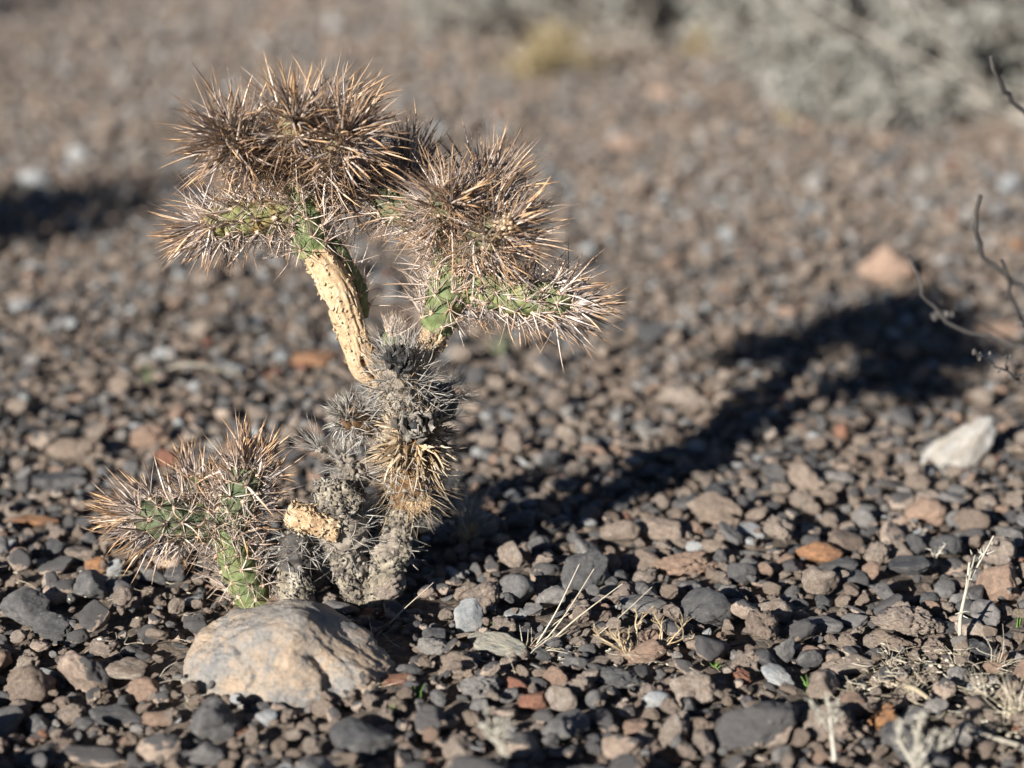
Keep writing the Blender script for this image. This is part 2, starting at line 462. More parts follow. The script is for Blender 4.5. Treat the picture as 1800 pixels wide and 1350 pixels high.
M_weed = plain_mat("pale dead weed", [(0.2, (0.21, 0.185, 0.145)), (0.5, (0.35, 0.32, 0.26)), (0.85, (0.50, 0.47, 0.40))])
M_forb = plain_mat("dry tan weed", [(0.2, (0.27, 0.19, 0.11)), (0.5, (0.44, 0.33, 0.20)), (0.85, (0.60, 0.48, 0.32))])
M_sprout = plain_mat("green blade", [(0.2, (0.05, 0.11, 0.025)), (0.5, (0.085, 0.17, 0.035)), (0.85, (0.17, 0.25, 0.06))], 200, 0.5)
M_pale_sprout = plain_mat("dusty green blade", [(0.2, (0.10, 0.12, 0.06)), (0.5, (0.17, 0.19, 0.10)), (0.85, (0.26, 0.27, 0.17))], 200, 0.7)
M_twig = plain_mat("dark twig bark", [(0.2, (0.045, 0.04, 0.037)), (0.5, (0.075, 0.068, 0.062)), (0.85, (0.13, 0.12, 0.105))])
M_leaf = plain_mat("grey green leaf", [(0.1, (0.10, 0.10, 0.08)), (0.4, (0.21, 0.205, 0.175)), (0.65, (0.31, 0.30, 0.265)), (0.9, (0.40, 0.385, 0.34))], 20)
M_stem = plain_mat("shrub stem", [(0.2, (0.17, 0.145, 0.12)), (0.5, (0.30, 0.265, 0.225)), (0.85, (0.42, 0.38, 0.32))], 60)
M_ochre = plain_mat("ochre dead grass", [(0.2, (0.19, 0.145, 0.07)), (0.5, (0.31, 0.24, 0.125)), (0.85, (0.40, 0.33, 0.21))], 30)

# ------------------------------------------------------------------ stones: shapes
def ico(sub):
    bm = bmesh.new(); bmesh.ops.create_icosphere(bm, subdivisions=sub, radius=1)
    v = np.array([x.co[:] for x in bm.verts]); f = np.array([[q.index for q in p.verts] for p in bm.faces])
    bm.free(); return v, f
ICO = {s: ico(s) for s in (1, 2, 4, 5)}
def stone_shape(sub, seed, dims=(1, .75, .6), nplanes=16, p=9, rough=0.04, pits=0.0, flat=None, fine=0.012):
    g = np.random.default_rng(seed)
    v, f = ICO[sub]
    n = g.normal(size=(nplanes, 3)); n /= np.linalg.norm(n, axis=1)[:, None]
    d = g.uniform(0.72, 1.05, nplanes)
    if flat is not None:
        n = np.concatenate([n, [[0, 0, 1], [0, 0, -1]]]); d = np.concatenate([d, [flat, flat]])
    q = np.maximum(v @ n.T, 1e-3) / d
    r = (np.sum(q ** p, axis=1)) ** (-1.0 / p)
    r = np.minimum(r, 1.25)
    o = g.uniform(0, 50, 3)
    r = r * (1 + rough * fbm(v * 2.2 + o, 4) + fine * fbm(v * 9 + o, 3))
    if pits:
        c = fbm(v * 4.5 + o + 9, 3)
        r = r * (1 - pits * np.clip(c - 0.12, 0, 1) ** 0.8) + pits * 0.35 * np.abs(fbm(v * 8 + o, 2))
    v2 = v * r[:, None]
    v2 /= np.abs(v2).max()
    return v2 * np.array(dims), v2, f
SHAPES = {}
def stone_mesh(kind, idx, mat, sub=4):
    key = (kind, idx, mat.name, sub)
    if key in SHAPES: return SHAPES[key]
    P = {'round': dict(nplanes=12, p=10, rough=0.075, fine=0.018),
         'flat': dict(nplanes=9, p=16, rough=0.08, flat=0.62, fine=0.026),
         'angular': dict(nplanes=8, p=34, rough=0.09, fine=0.04),
         'rough': dict(nplanes=9, p=16, rough=0.16, pits=0.34, fine=0.045),
         'crusty': dict(nplanes=14, p=8, rough=0.16, pits=0.5, fine=0.05)}[kind]
    v, pl, f = stone_shape(sub, 100 + idx * 13 + len(kind), dims=(1, 1, 1), **P)
    me = mesh_np("stone", v, [f], [mat], True, None, {"pl": ('FLOAT_VECTOR', pl)})
    SHAPES[key] = me
    return me

# ------------------------------------------------------------------ ground
def build_ground():
    def axis(lo, hi, step, far):
        a = list(np.arange(lo, hi + 1e-6, step))
        s = step
        x = hi
        while x < far: s *= 1.35; x += s; a.append(x)
        s, x, b = step, lo, []
        while x > -far: s *= 1.35; x -= s; b.append(x)
        return np.array(b[::-1] + a)
    xs = axis(-0.75, 0.95, 0.006, 250); ys = axis(0.6, 2.6, 0.006, 250)
    X, Y = np.meshgrid(xs, ys)
    x, y = X.ravel(), Y.ravel()
    z = ground_h(x, y)
    z = z + 0.0022 * fbm(np.stack([x * 55, y * 55, x * 0 + 5], 1), 3) * (np.hypot(x, y) < 4)
    z = z - 0.001
    nx, ny = len(xs), len(ys)
    i = np.arange(ny - 1)[:, None]; j = np.arange(nx - 1)[None]
    a = i * nx + j
    f = np.stack([a, a + 1, a + nx + 1, a + nx], -1).reshape(-1, 4)
    me = mesh_np("ground", np.stack([x, y, z], 1), [f], [M_soil])
    o = link("ground", me); tag(o, kind='structure', label="brown desert soil between the stones")
build_ground()

# ------------------------------------------------------------------ stones seen one by one in the photograph
# px, py, width px, height px, shape, index, material, turn deg, tilt(x,y) deg, label
GROUP = "stones scattered over the desert ground"
NAMED = [
 (1204, 1004, 118, 50, 'rough', 3, M_pink, 5, (0, 0), "tan oblong block standing in the sun at the edge of the cactus shadow"),
 (1235, 1092, 112, 70, 'round', 1, M_dark, 20, (8, -4), "big smooth dark grey stone beside the dry tan weed"),
 (1128, 1086, 95, 42, 'flat', 2, M_grey, -10, (0, 4), "flat grey stone left of the big smooth dark grey stone"),
 (1135, 1167, 100, 46, 'round', 3, M_pink, 12, (0, -6), "orange tan speckled stone under the dry tan weed"),
 (1306, 1021, 56, 52, 'round', 4, M_dark, 0, (0, 0), "dark grey egg shaped stone right of the tan oblong block"),
 (1325, 1293, 150, 92, 'angular', 5, M_two, 35, (0, -18), "large grey wedge shaped stone with a tan ridge in front"),
 (1456, 1277, 116, 82, 'crusty', 6, M_crust, 0, (0, 0), "large crusted tan boulder behind the fuzzy pale weed"),
 (1371, 1206, 72, 42, 'round', 7, M_blue, -30, (0, 16), "pale grey oval stone left of the green sprout"),
 (1492, 1182, 92, 42, 'flat', 8, M_crust, 10, (12, -4), "ridged grey tan slab below the pale stalk"),
 (1682, 784, 185, 66, 'angular', 9, M_white, 36, (0, -24), "long white stone leaning on the gravel at the right"),
 (1560, 468, 104, 84, 'round', 10, M_pink, 0, (0, 0), "pinkish tan boulder at the head of the cactus shadow"),
 (1757, 1030, 78, 78, 'round', 11, M_pink, 20, (0, -20), "pinkish rounded stone standing right of the pale stalk"),
 (1598, 1106, 125, 66, 'crusty', 12, M_crust, -8, (0, 6), "lumpy crusted tan stone left of the pale stalk"),
 (550, 632, 88, 44, 'flat', 13, M_brown, 0, (0, 4), "bright orange stone behind the cactus trunk"),
 (57, 906, 92, 30, 'flat', 14, M_brown, 8, (0, 0), "flat rusty orange stone at the left edge"),
 (98, 1096, 78, 64, 'angular', 15, M_dark, 15, (24, 8), "dark grey slab standing left of the big boulder"),
 (44, 1152, 62, 48, 'rough', 16, M_tan, 60, (0, -38), "tilted tan stone below the dark grey slab"),
 (152, 1182, 108, 76, 'angular', 17, M_two, 10, (10, 50), "split stone, half dark grey and half rough tan"),
 (180, 1135, 62, 40, 'rough', 18, M_crust, 0, (0, 12), "pitted tan stone above the split stone"),
 (254, 1212, 64, 42, 'angular', 19, M_pink, 0, (0, 0), "blocky pinkish tan stone left of the big boulder"),
 (205, 1256, 90, 44, 'flat', 20, M_dark, -5, (10, 5), "dark grey roof shaped stone below the blocky pinkish stone"),
 (284, 1268, 72, 32, 'flat', 21, M_pink, 0, (0, 0), "smooth flat tan stone below the left end of the big boulder"),
 (372, 1285, 90, 80, 'round', 22, M_grey, 30, (10, 25), "large rounded grey stone in front of the big boulder"),
 (130, 1242, 66, 44, 'crusty', 23, M_crust, 0, (0, 0), "deeply pitted tan stone below the split stone"),
 (74, 1322, 84, 50, 'rough', 24, M_two, 20, (0, -14), "grey and tan stone at the bottom left corner"),
 (165, 1326, 116, 46, 'flat', 25, M_two, -8, (8, 6), "long grey stone with a tan underside at the bottom edge"),
 (280, 1320, 82, 60, 'round', 26, M_two, 0, (0, 0), "rounded grey and tan stone at the bottom edge left of the large grey stone"),
 (364, 1340, 74, 46, 'round', 27, M_grey, 0, (0, 0), "smooth grey stone cut by the bottom edge under the large rounded one"),
 (638, 1318, 116, 70, 'round', 28, M_dark, -15, (6, 10), "large dark grey stone at the bottom below the big boulder"),
 (755, 1292, 74, 56, 'round', 29, M_two, 0, (0, 6), "oval grey stone with tan base right of the large dark grey stone"),
 (690, 1226, 82, 24, 'flat', 30, M_red, 10, (0, 0), "flat brick red stone beside the right end of the big boulder"),
 (942, 1254, 62, 36, 'angular', 31, M_red, 5, (0, -6), "blocky orange red stone at the bottom centre"),
 (910, 1232, 48, 38, 'round', 32, M_red, 0, (0, 0), "dark red brown round stone behind the blocky orange red stone"),
 (1157, 1250, 56, 46, 'round', 33, M_blue, 20, (0, 10), "smooth round grey pebble between the two large front stones"),
 (992, 1296, 84, 60, 'round', 34, M_grey, 10, (12, -10), "domed grey stone right of the blocky orange red stone"),
 (1054, 1286, 66, 42, 'round', 35, M_two, -10, (0, 8), "tan stone with grey top beside the domed grey stone"),
 (1098, 1328, 76, 58, 'round', 36, M_two, 0, (0, 0), "steep dark grey stone with pale foot at the bottom edge"),
 (1186, 1302, 70, 62, 'rough', 37, M_tan, 40, (0, -20), "upright tan stone left of the grey wedge shaped stone"),
 (1014, 1190, 46, 38, 'round', 38, M_grey, 0, (0, 0), "small round grey pebble with a dark spot near the straw tuft"),
 (976, 1216, 42, 40, 'angular', 39, M_pink, 20, (0, 15), "small triangular tan stone below the straw tuft"),
 (1092, 1216, 84, 44, 'rough', 40, M_dark, 0, (0, 8), "rough dark grey stone below the orange tan speckled stone"),
 (1218, 1228, 88, 70, 'angular', 41, M_tan, -45, (0, 30), "sloping tan stone behind the smooth round grey pebble"),
 (826, 1110, 58, 62, 'angular', 42, M_blue, 20, (78, 0), "blue grey flake with a pale rim standing on edge"),
 (882, 1162, 116, 46, 'flat', 43, M_lichen, -16, (20, 10), "striped olive grey stone with orange lichen"),
 (1028, 1020, 84, 92, 'angular', 44, M_dark, 30, (10, 34), "dark grey pointed stone behind the straw stalks"),
 (962, 1024, 56, 52, 'round', 45, M_two, 0, (0, 0), "brown grey stone left of the dark grey pointed stone"),
 (1080, 1062, 90, 36, 'flat', 46, M_crust, 5, (0, -6), "flat buff stone behind the dry tan weed"),
 (168, 1002, 36, 46, 'angular', 47, M_brown, 0, (10, 60), "upright brown wedge stone below the green cactus branch"),
 (202, 1006, 36, 40, 'round', 48, M_blue, 0, (0, 70), "upright grey pebble right of the brown wedge stone"),
 (270, 1020, 62, 40, 'round', 49, M_grey, 0, (0, 0), "grey stone with a pale streak under the green cactus branch"),
 (1440, 984, 86, 46, 'angular', 50, M_brown, 0, (0, 10), "tilted orange brown slab among grey stones at right"),
 (1476, 1006, 74, 34, 'flat', 51, M_dark, 10, (0, -10), "dark grey stone lying against the orange brown slab"),
 (1500, 1032, 62, 36, 'round', 52, M_dark, 0, (0, 0), "dark grey stone below the orange brown slab"),
 (1506, 1102, 54, 32, 'round', 53, M_grey, 0, (0, 0), "smooth grey pebble left of the lumpy crusted tan stone"),
 (1448, 1112, 64, 40, 'flat', 54, M_grey, -12, (0, 0), "flat grey stone two pebbles left of the lumpy crusted stone"),
 (1572, 1140, 84, 40, 'rough', 55, M_tan, -12, (0, 14), "orange tan stone in front of the lumpy crusted tan stone"),
 (1640, 1150, 50, 40, 'rough', 56, M_crust, 0, (0, 0), "small crusted grey stone at the foot of the pale stalk"),
 (1720, 1150, 66, 40, 'rough', 57, M_dark, 0, (0, 0), "dark wrinkled stone behind the straw tuft at right"),
 (1655, 1225, 50, 50, 'angular', 58, M_two, 20, (0, 10), "rounded brown and grey stone in the straw litter"),
 (1628, 902, 70, 60, 'angular', 59, M_pink, 60, (0, -34), "pale tan stone below the long white stone"),
 (1262, 902, 84, 60, 'angular', 60, M_tan, -10, (0, 10), "tan grey angular stone at the right edge of the shadow"),
 (1168, 940, 90, 60, 'flat', 61, M_tan, 0, (0, 0), "flat tan stone at the lower edge of the shadow"),
 (1195, 694, 100, 46, 'angular', 62, M_crust, -8, (0, 4), "pale tan slab behind the middle of the cactus shadow"),
 (1765, 572, 90, 44, 'flat', 63, M_pink, 0, (0, 0), "pale tan stone between the dry twigs at right"),
 (1784, 432, 34, 26, 'round', 64, M_brown, 0, (0, 0), "small orange pebble far back at the right edge"),
 (1098, 256, 74, 28, 'round', 65, M_pink, 0, (0, 0), "pale stone far behind the right cactus arm"),
 (1162, 166, 50, 30, 'round', 66, M_pink, 0, (0, 0), "pinkish pebble in front of the ochre grass"),
 (62, 318, 60, 40, 'round', 67, M_blue, 0, (0, 0), "bluish stone in the shade at the left edge"),  # blue tint of the shade put into the stone colour
 (130, 780, 104, 60, 'rough', 68, M_tan, 0, (0, 0), "wide tan lump behind the green cactus branch"),
 (258, 762, 80, 50, 'rough', 69, M_pink, 0, (0, 0), "tan lump right of the wide tan lump"),
 (100, 836, 96, 44, 'flat', 70, M_grey, 0, (0, 0), "flat grey stone above the flat rusty stone"),
 (1186, 1000, 40, 28, 'rough', 71, M_tan, 0, (0, 0), "small tan stone touching the tan oblong block"),
 (1310, 1184, 52, 46, 'crusty', 72, M_crust, 0, (0, 0), "whitish crusted stone left of the pale grey oval stone"),
 (1300, 1206, 46, 34, 'rough', 73, M_red, 0, (0, 0), "reddish pitted stone below the whitish crusted stone"),
 (1378, 1160, 42, 56, 'angular', 74, M_grey, 10, (0, 30), "upright grey stone above the pale grey oval stone"),
 (1552, 1268, 44, 62, 'crusty', 75, M_brown, 0, (0, 40), "hooked orange brown stone in front of the straw litter"),
 (806, 1200, 70, 50, 'rough', 76, M_tan, 0, (0, 0), "brown tan stone left of the striped lichen stone"),
 (840, 1235, 80, 56, 'rough', 77, M_grey, 0, (0, 0), "lumpy grey stone in front of the striped lichen stone"),
 (1700, 1296, 80, 50, 'round', 78, M_grey, 0, (0, 0), "grey stone at the bottom right behind the forked weed"),
 (470, 1285, 40, 50, 'flat', 79, M_blue, 0, (40, 10), "small slanted grey slab right of the large rounded grey stone"),
 (910, 1330, 90, 50, 'round', 80, M_two, 0, (0, 0), "grey tan stone at the bottom edge behind the blurred stalk"),
 (1680, 1200, 46, 46, 'rough', 81, M_grey, 30, (0, 30), "layered grey stone among dry straw at right"),
 (700, 1270, 40, 30, 'round', 82, M_tan, 0, (0, 0), "small pale stone above the large dark grey stone"),
]
occ = []                                       # (x, y, r) of everything that stands
stone_list = []
def place_stone(p, dims, kind, idx, mat, turn, tilt, label, sub=4):
    o = bpy.data.objects.new("stone", stone_mesh(kind, idx % 17, mat, sub))
    COL.objects.link(o)
    o.location = p
    o.scale = dims
    o.rotation_euler = (math.radians(tilt[0]), math.radians(tilt[1]), math.radians(turn))
    tag(o, label, "stone", GROUP)
    stone_list.append(o)
    return o
for (px, py, w, h, kind, idx, mat, turn, tilt, label) in NAMED:
    g = G(px, py, 0.008)
    _, _, zc = project(g)
    m = zc / FPX
    rx = w * m * 0.5
    vis = h * m * 0.5                      # half height on the picture
    s23 = math.sin(math.radians(23))
    ry = min(rx * 0.8, vis * 1.25)
    rz = max(vis * 0.55, math.sqrt(max((vis ** 2 - (ry * s23) ** 2), 0)) / 0.92)
    if abs(tilt[1]) > 25:                   # stood up: long axis of the mesh turns upwards
        rx, rz = rx * 1.0, rz
    if tilt[0] > 60:                        # flake on edge
        dims = (rx * 1.02, vis * 1.1, rx * 0.28); z = vis * 0.9
    else:
        dims = (rx * 1.12, ry * 1.1, rz * 1.1); z = rz * 0.62
    g = G(px, py, z)
    gh = float(ground_h(g.x, g.y)[0])
    place_stone((g.x, g.y, z + gh), dims, kind, idx, mat, turn if abs(turn) < 46 else 0, tilt, label, 5 if w > 70 else 4)
    occ.append((g.x, g.y, max(rx, ry) * 0.82))

# room for the big boulder, the trunks and the litter
BC = G(500, 1190)
occ += [(BC.x - 0.026, BC.y + 0.014, 0.040), (BC.x, BC.y + 0.010, 0.046), (BC.x + 0.030, BC.y + 0.012, 0.037)]

# ------------------------------------------------------------------ the rest of the stones by dart throwing
def in_view(x, y, mpx=40):
    px, py, zc = project((x, y, 0.005))
    return -mpx < px < 1800 + mpx and -mpx < py < 1350 + mpx
cell = 0.02
grid = {}
def put(x, y, r):
    grid.setdefault((int(x // cell), int(y // cell)), []).append((x, y, r))
def free(x, y, r, k):
    R = int((r + 0.03) // cell) + 1
    ci, cj = int(x // cell), int(y // cell)
    for i in range(ci - R, ci + R + 1):
        for j in range(cj - R, cj + R + 1):
            for (a, b, c) in grid.get((i, j), ()):
                if (a - x) ** 2 + (b - y) ** 2 < (k * (r + c)) ** 2: return False
    return True
for (x, y, r) in occ: put(x, y, r)
def region(y):                               # half width of the strip that gets stones
    return 0.30 + 0.30 * y
darts = []
_b = [G(790, 975), G(840, 1010), G(760, 1020), G(860, 960), G(350, 1035), G(400, 1055), G(300, 1060), G(760, 1080), G(700, 1110), G(1050, 1115), G(960, 1110)]
_o = np.array(occ + [(q.x, q.y, 0.014) for q in _b]); NX, NY, NR = _o[:, 0], _o[:, 1], _o[:, 2]
def throw(n, r0, r1, y0, y1, k, near_boost=True):
    got = 0
    for _ in range(n):
        # more throws near the camera
        u = random.random()
        y = y0 + (y1 - y0) * (u ** 1.3)
        hw = region(y)
        x = random.uniform(-hw, hw) + 0.03
        if random.random() > (hw / region(y1)) ** 1.0 and y1 > 2.2: continue
        r = r0 + (r1 - r0) * random.random() ** 2.0
        if r > 0.0055 and np.any((np.abs(NX - x) < NR + r * .5) & (y < NY) & (y > NY - 2.4 * NR - r * 1.6)): continue
        if free(x, y, r, k):
            put(x, y, r); darts.append((x, y, r)); got += 1
    return got
throw(700, 0.0100, 0.0172, 0.66, 1.02, 0.84)
throw(200, 0.0085, 0.0125, 1.02, 2.0, 0.90)
throw(420, 0.0085, 0.0160, 2.0, 4.6, 0.95)
throw(3000, 0.0072, 0.0112, 0.66, 1.08, 0.79)
throw(3400, 0.0058, 0.0088, 1.02, 2.0, 0.82)
throw(6500, 0.0062, 0.0098, 2.0, 4.6, 0.86)
throw(12000, 0.0046, 0.0075, 0.66, 1.3, 0.76)
throw(16000, 0.0040, 0.0062, 1.2, 2.2, 0.78)
throw(42000, 0.0042, 0.0064, 1.9, 4.6, 0.80)
throw(36000, 0.0023, 0.0046, 0.66, 1.7, 0.72)
throw(20000, 0.0026, 0.0040, 1.5, 2.8, 0.78)

def pick_class(r):
    u = random.random()
    # dark grey, varnished, tan, crusty, red, white
    for c, w in (('grey', .25), ('two', .21), ('dark', .09), ('tan', .22), ('crust', .12), ('pink', .05), ('red', .008), ('blue', .03), ('pale', .04)):
        u -= w
        if u < 0: return c
    return 'tan'
CLS = {'grey': M_grey, 'two': M_two, 'dark': M_dark, 'tan': M_tan, 'crust': M_crust, 'pink': M_pink, 'red': M_red, 'pale': M_pale, 'blue': M_blue}
CNAME = {'grey': 'grey', 'two': 'grey and tan', 'dark': 'dark grey', 'tan': 'tan', 'crust': 'crusted tan', 'pink': 'pinkish tan', 'red': 'brick red', 'pale': 'pale grey', 'blue': 'blue grey'}
KN = {'round': 'rounded', 'flat': 'flat', 'angular': 'angular', 'rough': 'rough'}
def kind_for(c):
    return {'grey': ['angular', 'flat', 'round', 'angular', 'flat'], 'two': ['angular', 'flat', 'angular', 'round'], 'dark': ['round', 'angular', 'flat', 'angular'],
            'tan': ['rough', 'angular', 'angular', 'flat'], 'crust': ['rough', 'rough', 'rough'], 'pink': ['angular', 'round'], 'red': ['angular', 'flat'],
            'pale': ['angular', 'flat', 'rough'], 'blue': ['round', 'flat']}[c]
LAND = [("big tan boulder", 500, 1150), ("striped lichen stone", 882, 1162), ("blue grey flake", 826, 1110), ("straw tuft", 960, 1130),
        ("dry tan weed", 1110, 1130), ("big smooth dark grey stone", 1235, 1092), ("tan oblong block", 1204, 1004), ("orange brown slab", 1440, 984),
        ("lumpy crusted tan stone", 1598, 1106), ("pinkish rounded stone", 1757, 1030), ("ridged grey tan slab", 1492, 1182),
        ("large grey wedge stone", 1325, 1293), ("large crusted boulder", 1456, 1277), ("forked pale weed", 1620, 1290),
        ("large dark bottom stone", 638, 1318), ("large rounded grey stone", 372, 1285), ("split two tone stone", 152, 1182),
        ("dark grey slab at left", 98, 1096), ("flat rusty orange stone", 57, 906), ("wide tan lump at left", 130, 780),
        ("long white stone", 1682, 782), ("pale tan middle slab", 1195, 694), ("bright orange stone", 550, 632), ("low green cactus", 300, 930),
        ("cactus trunk", 670, 1000), ("pinkish tan boulder behind", 1560, 468), ("tan stone beside the shadow", 1262, 902),
        ("blocky orange red stone", 942, 1254), ("domed grey stone", 992, 1296), ("upright brown wedge stone", 168, 1002)]
cand = []
for (x, y, r) in darts:
    px, py, zc = project((x, y, 0.006))
    if -10 < px < 1810 and -10 < py < 1360:
        cand.append((r / zc, x, y, r, px, py))
cand.sort(reverse=True)
indiv = {(c[1], c[2]) for c in cand[:300 - len(NAMED)]}
used_labels = {}
items = []
pts, rots, scls, pids = [], [], [], []
PROTO = []
def proto_index(kind, idx, mat):
    me = stone_mesh(kind, idx, mat, 4)
    if me.name not in [p.name for p in PROTO]: PROTO.append(me)
    return [p.name for p in PROTO].index(me.name)
for (x, y, r) in darts:
    c = pick_class(r)
    if y > 1.15 and c in ('dark', 'grey', 'two') and random.random() < min(0.72, (y - 1.15) * 0.9): c = random.choice(('tan', 'blue', 'pale', 'crust', 'blue'))  # paler stones with distance: brighter, hazier far ground put into their colour
    if r > 0.0085 and c in ('blue', 'pale', 'red') and y < 1.5: c = random.choice(('grey', 'tan', 'two'))
    if r < 0.0052 and random.random() < 0.5: c = random.choice(('tan', 'crust', 'tan', 'two'))
    kind = random.choice(kind_for(c))
    if r < 0.0052 and kind in ('round', 'flat') and c in ('tan', 'grey', 'two') and random.random() < 0.8: kind = {'tan': 'rough', 'grey': 'angular', 'two': 'angular'}[c]
    idx = random.randrange(3)
    asp = {'round': (1, random.uniform(.7, .95), random.uniform(.5, .8)), 'flat': (1, random.uniform(.6, .9), random.uniform(.35, .55)),
           'angular': (1, random.uniform(.65, .9), random.uniform(.45, .85)), 'rough': (1, random.uniform(.7, .95), random.uniform(.5, .85))}[kind]
    s = r * 1.12
    dims = (s * asp[0], s * asp[1], s * asp[2])
    gh = float(ground_h(x, y)[0])
    z = gh + dims[2] * (random.uniform(0.65, 1.35) if r > 0.0080 else random.uniform(0.1, 0.75)) + (0.001 if r < 0.004 else 0)
    if r < 0.0075 and random.random() < 0.16: z += random.uniform(0.002, 0.008)
    tx, ty, tz = random.gauss(0, 17), random.gauss(0, 17), random.uniform(0, 360)
    if (x, y) in indiv:
        px, py, zc = project((x, y, z))
        d = [((px - lx) ** 2 + (2.2 * (py - ly)) ** 2, n, lx, ly) for (n, lx, ly) in LAND]
        dd, n, lx, ly = min(d)
        dx, dy = px - lx, (py - ly) * 1.6
        if abs(dx) > abs(dy): rel = "right of" if dx > 0 else "left of"
        else: rel = "in front of" if dy > 0 else "behind"
        o = place_stone((x, y, z), dims, kind, idx, CLS[c], tz, (tx, ty), "", 5 if r / zc > 0.0125 else 4)
        size = "small" if r / zc * FPX < 26 else "mid sized" if r / zc * FPX < 36 else "large"
        items.append((o, size, CNAME[c], KN[kind], rel, n, dd))
    else:
        pts.append((x, y, z)); rots.append((math.radians(tx), math.radians(ty), math.radians(tz))); scls.append(dims)
        pids.append(proto_index(kind, idx, CLS[c]))
groups = {}
for it in items: groups.setdefault(it[1:6], []).append(it)
ORD = ["nearest", "second", "third", "fourth", "fifth", "sixth", "seventh", "eighth"]
for key, L in groups.items():
    size, cn, kn, rel, n = key
    L.sort(key=lambda q: q[6])
    for i, it in enumerate(L):
        base = f"{size} {cn} {kn} stone {rel} the {n}"
        if len(L) > 1: base = f"{ORD[min(i, 7)]} {size} {cn} {kn} stone {rel} the {n}"
        it[0]["label"] = base

# gravel: everything finer or farther, one object of instanced stones
gm = mesh_np("gravel", np.array(pts), [], [], False, None) if False else bpy.data.meshes.new("gravel")
gm.vertices.add(len(pts)); gm.vertices.foreach_set("co", np.array(pts, np.float32).ravel())
for nm, typ, data, key in (("rot", 'FLOAT_VECTOR', rots, 'vector'), ("scl", 'FLOAT_VECTOR', scls, 'vector')):
    a = gm.attributes.new(nm, typ, 'POINT'); a.data.foreach_set(key, np.array(data, np.float32).ravel())
a = gm.attributes.new("pid", 'INT', 'POINT'); a.data.foreach_set('value', np.array(pids, np.int32))
gravel = link("gravel", gm)
tag(gravel, "fine brown and grey gravel spread between the larger stones", "gravel", None, 'stuff')
ng = bpy.data.node_groups.new("scatter", 'GeometryNodeTree')
ng.interface.new_socket("Geometry", in_out='INPUT', socket_type='NodeSocketGeometry')
ng.interface.new_socket("Geometry", in_out='OUTPUT', socket_type='NodeSocketGeometry')
gi = ng.nodes.new("NodeGroupInput"); go = ng.nodes.new("NodeGroupOutput")
g2i = ng.nodes.new("GeometryNodeGeometryToInstance")
for k, me in reversed(list(enumerate(PROTO))):
    src = next((o for o in stone_list if o.data == me), None)
    if src is None:                             # any gravel stone kind not yet shown singly gets one real stone of its own
        x, y, z = pts[pids.index(k)]
        src = place_stone((x, y, z), scls[pids.index(k)], 'round', 0, M_grey, 0, (0, 0), "", 4)
        src.data = me
        px, py, zc = project((x, y, z))
        dd, n = min(((px - lx) ** 2 + (py - ly) ** 2, n) for (n, lx, ly) in LAND)
        for word in ('flat', 'round', 'blocky', 'chipped', 'worn', 'pitted', 'thin', 'narrow', 'stubby', 'lone'):
            lab = f"tiny {word} {me.materials[0].name} lying nearest to the {n}"
            if lab not in used_labels: break
        used_labels[lab] = 1; src["label"] = lab
    oi = ng.nodes.new("GeometryNodeObjectInfo"); oi.inputs['Object'].default_value = src
    oi.inputs['As Instance'].default_value = False
    ng.links.new(oi.outputs['Geometry'], g2i.inputs[0])
iop = ng.nodes.new("GeometryNodeInstanceOnPoints")
iop.inputs['Pick Instance'].default_value = True
def named(nm, dt):
    n = ng.nodes.new("GeometryNodeInputNamedAttribute"); n.data_type = dt; n.inputs['Name'].default_value = nm
    return n.outputs['Attribute']
ng.links.new(gi.outputs[0], iop.inputs['Points'])
ng.links.new(g2i.outputs[0], iop.inputs['Instance'])
ng.links.new(named("pid", 'INT'), iop.inputs['Instance Index'])
ng.links.new(named("rot", 'FLOAT_VECTOR'), iop.inputs['Rotation'])
ng.links.new(named("scl", 'FLOAT_VECTOR'), iop.inputs['Scale'])
ng.links.new(iop.outputs[0], go.inputs[0])
md = gravel.modifiers.new("scatter", 'NODES'); md.node_group = ng
print("STONES", len(stone_list), "GRAVEL", len(pts), "PROTO", len(PROTO))

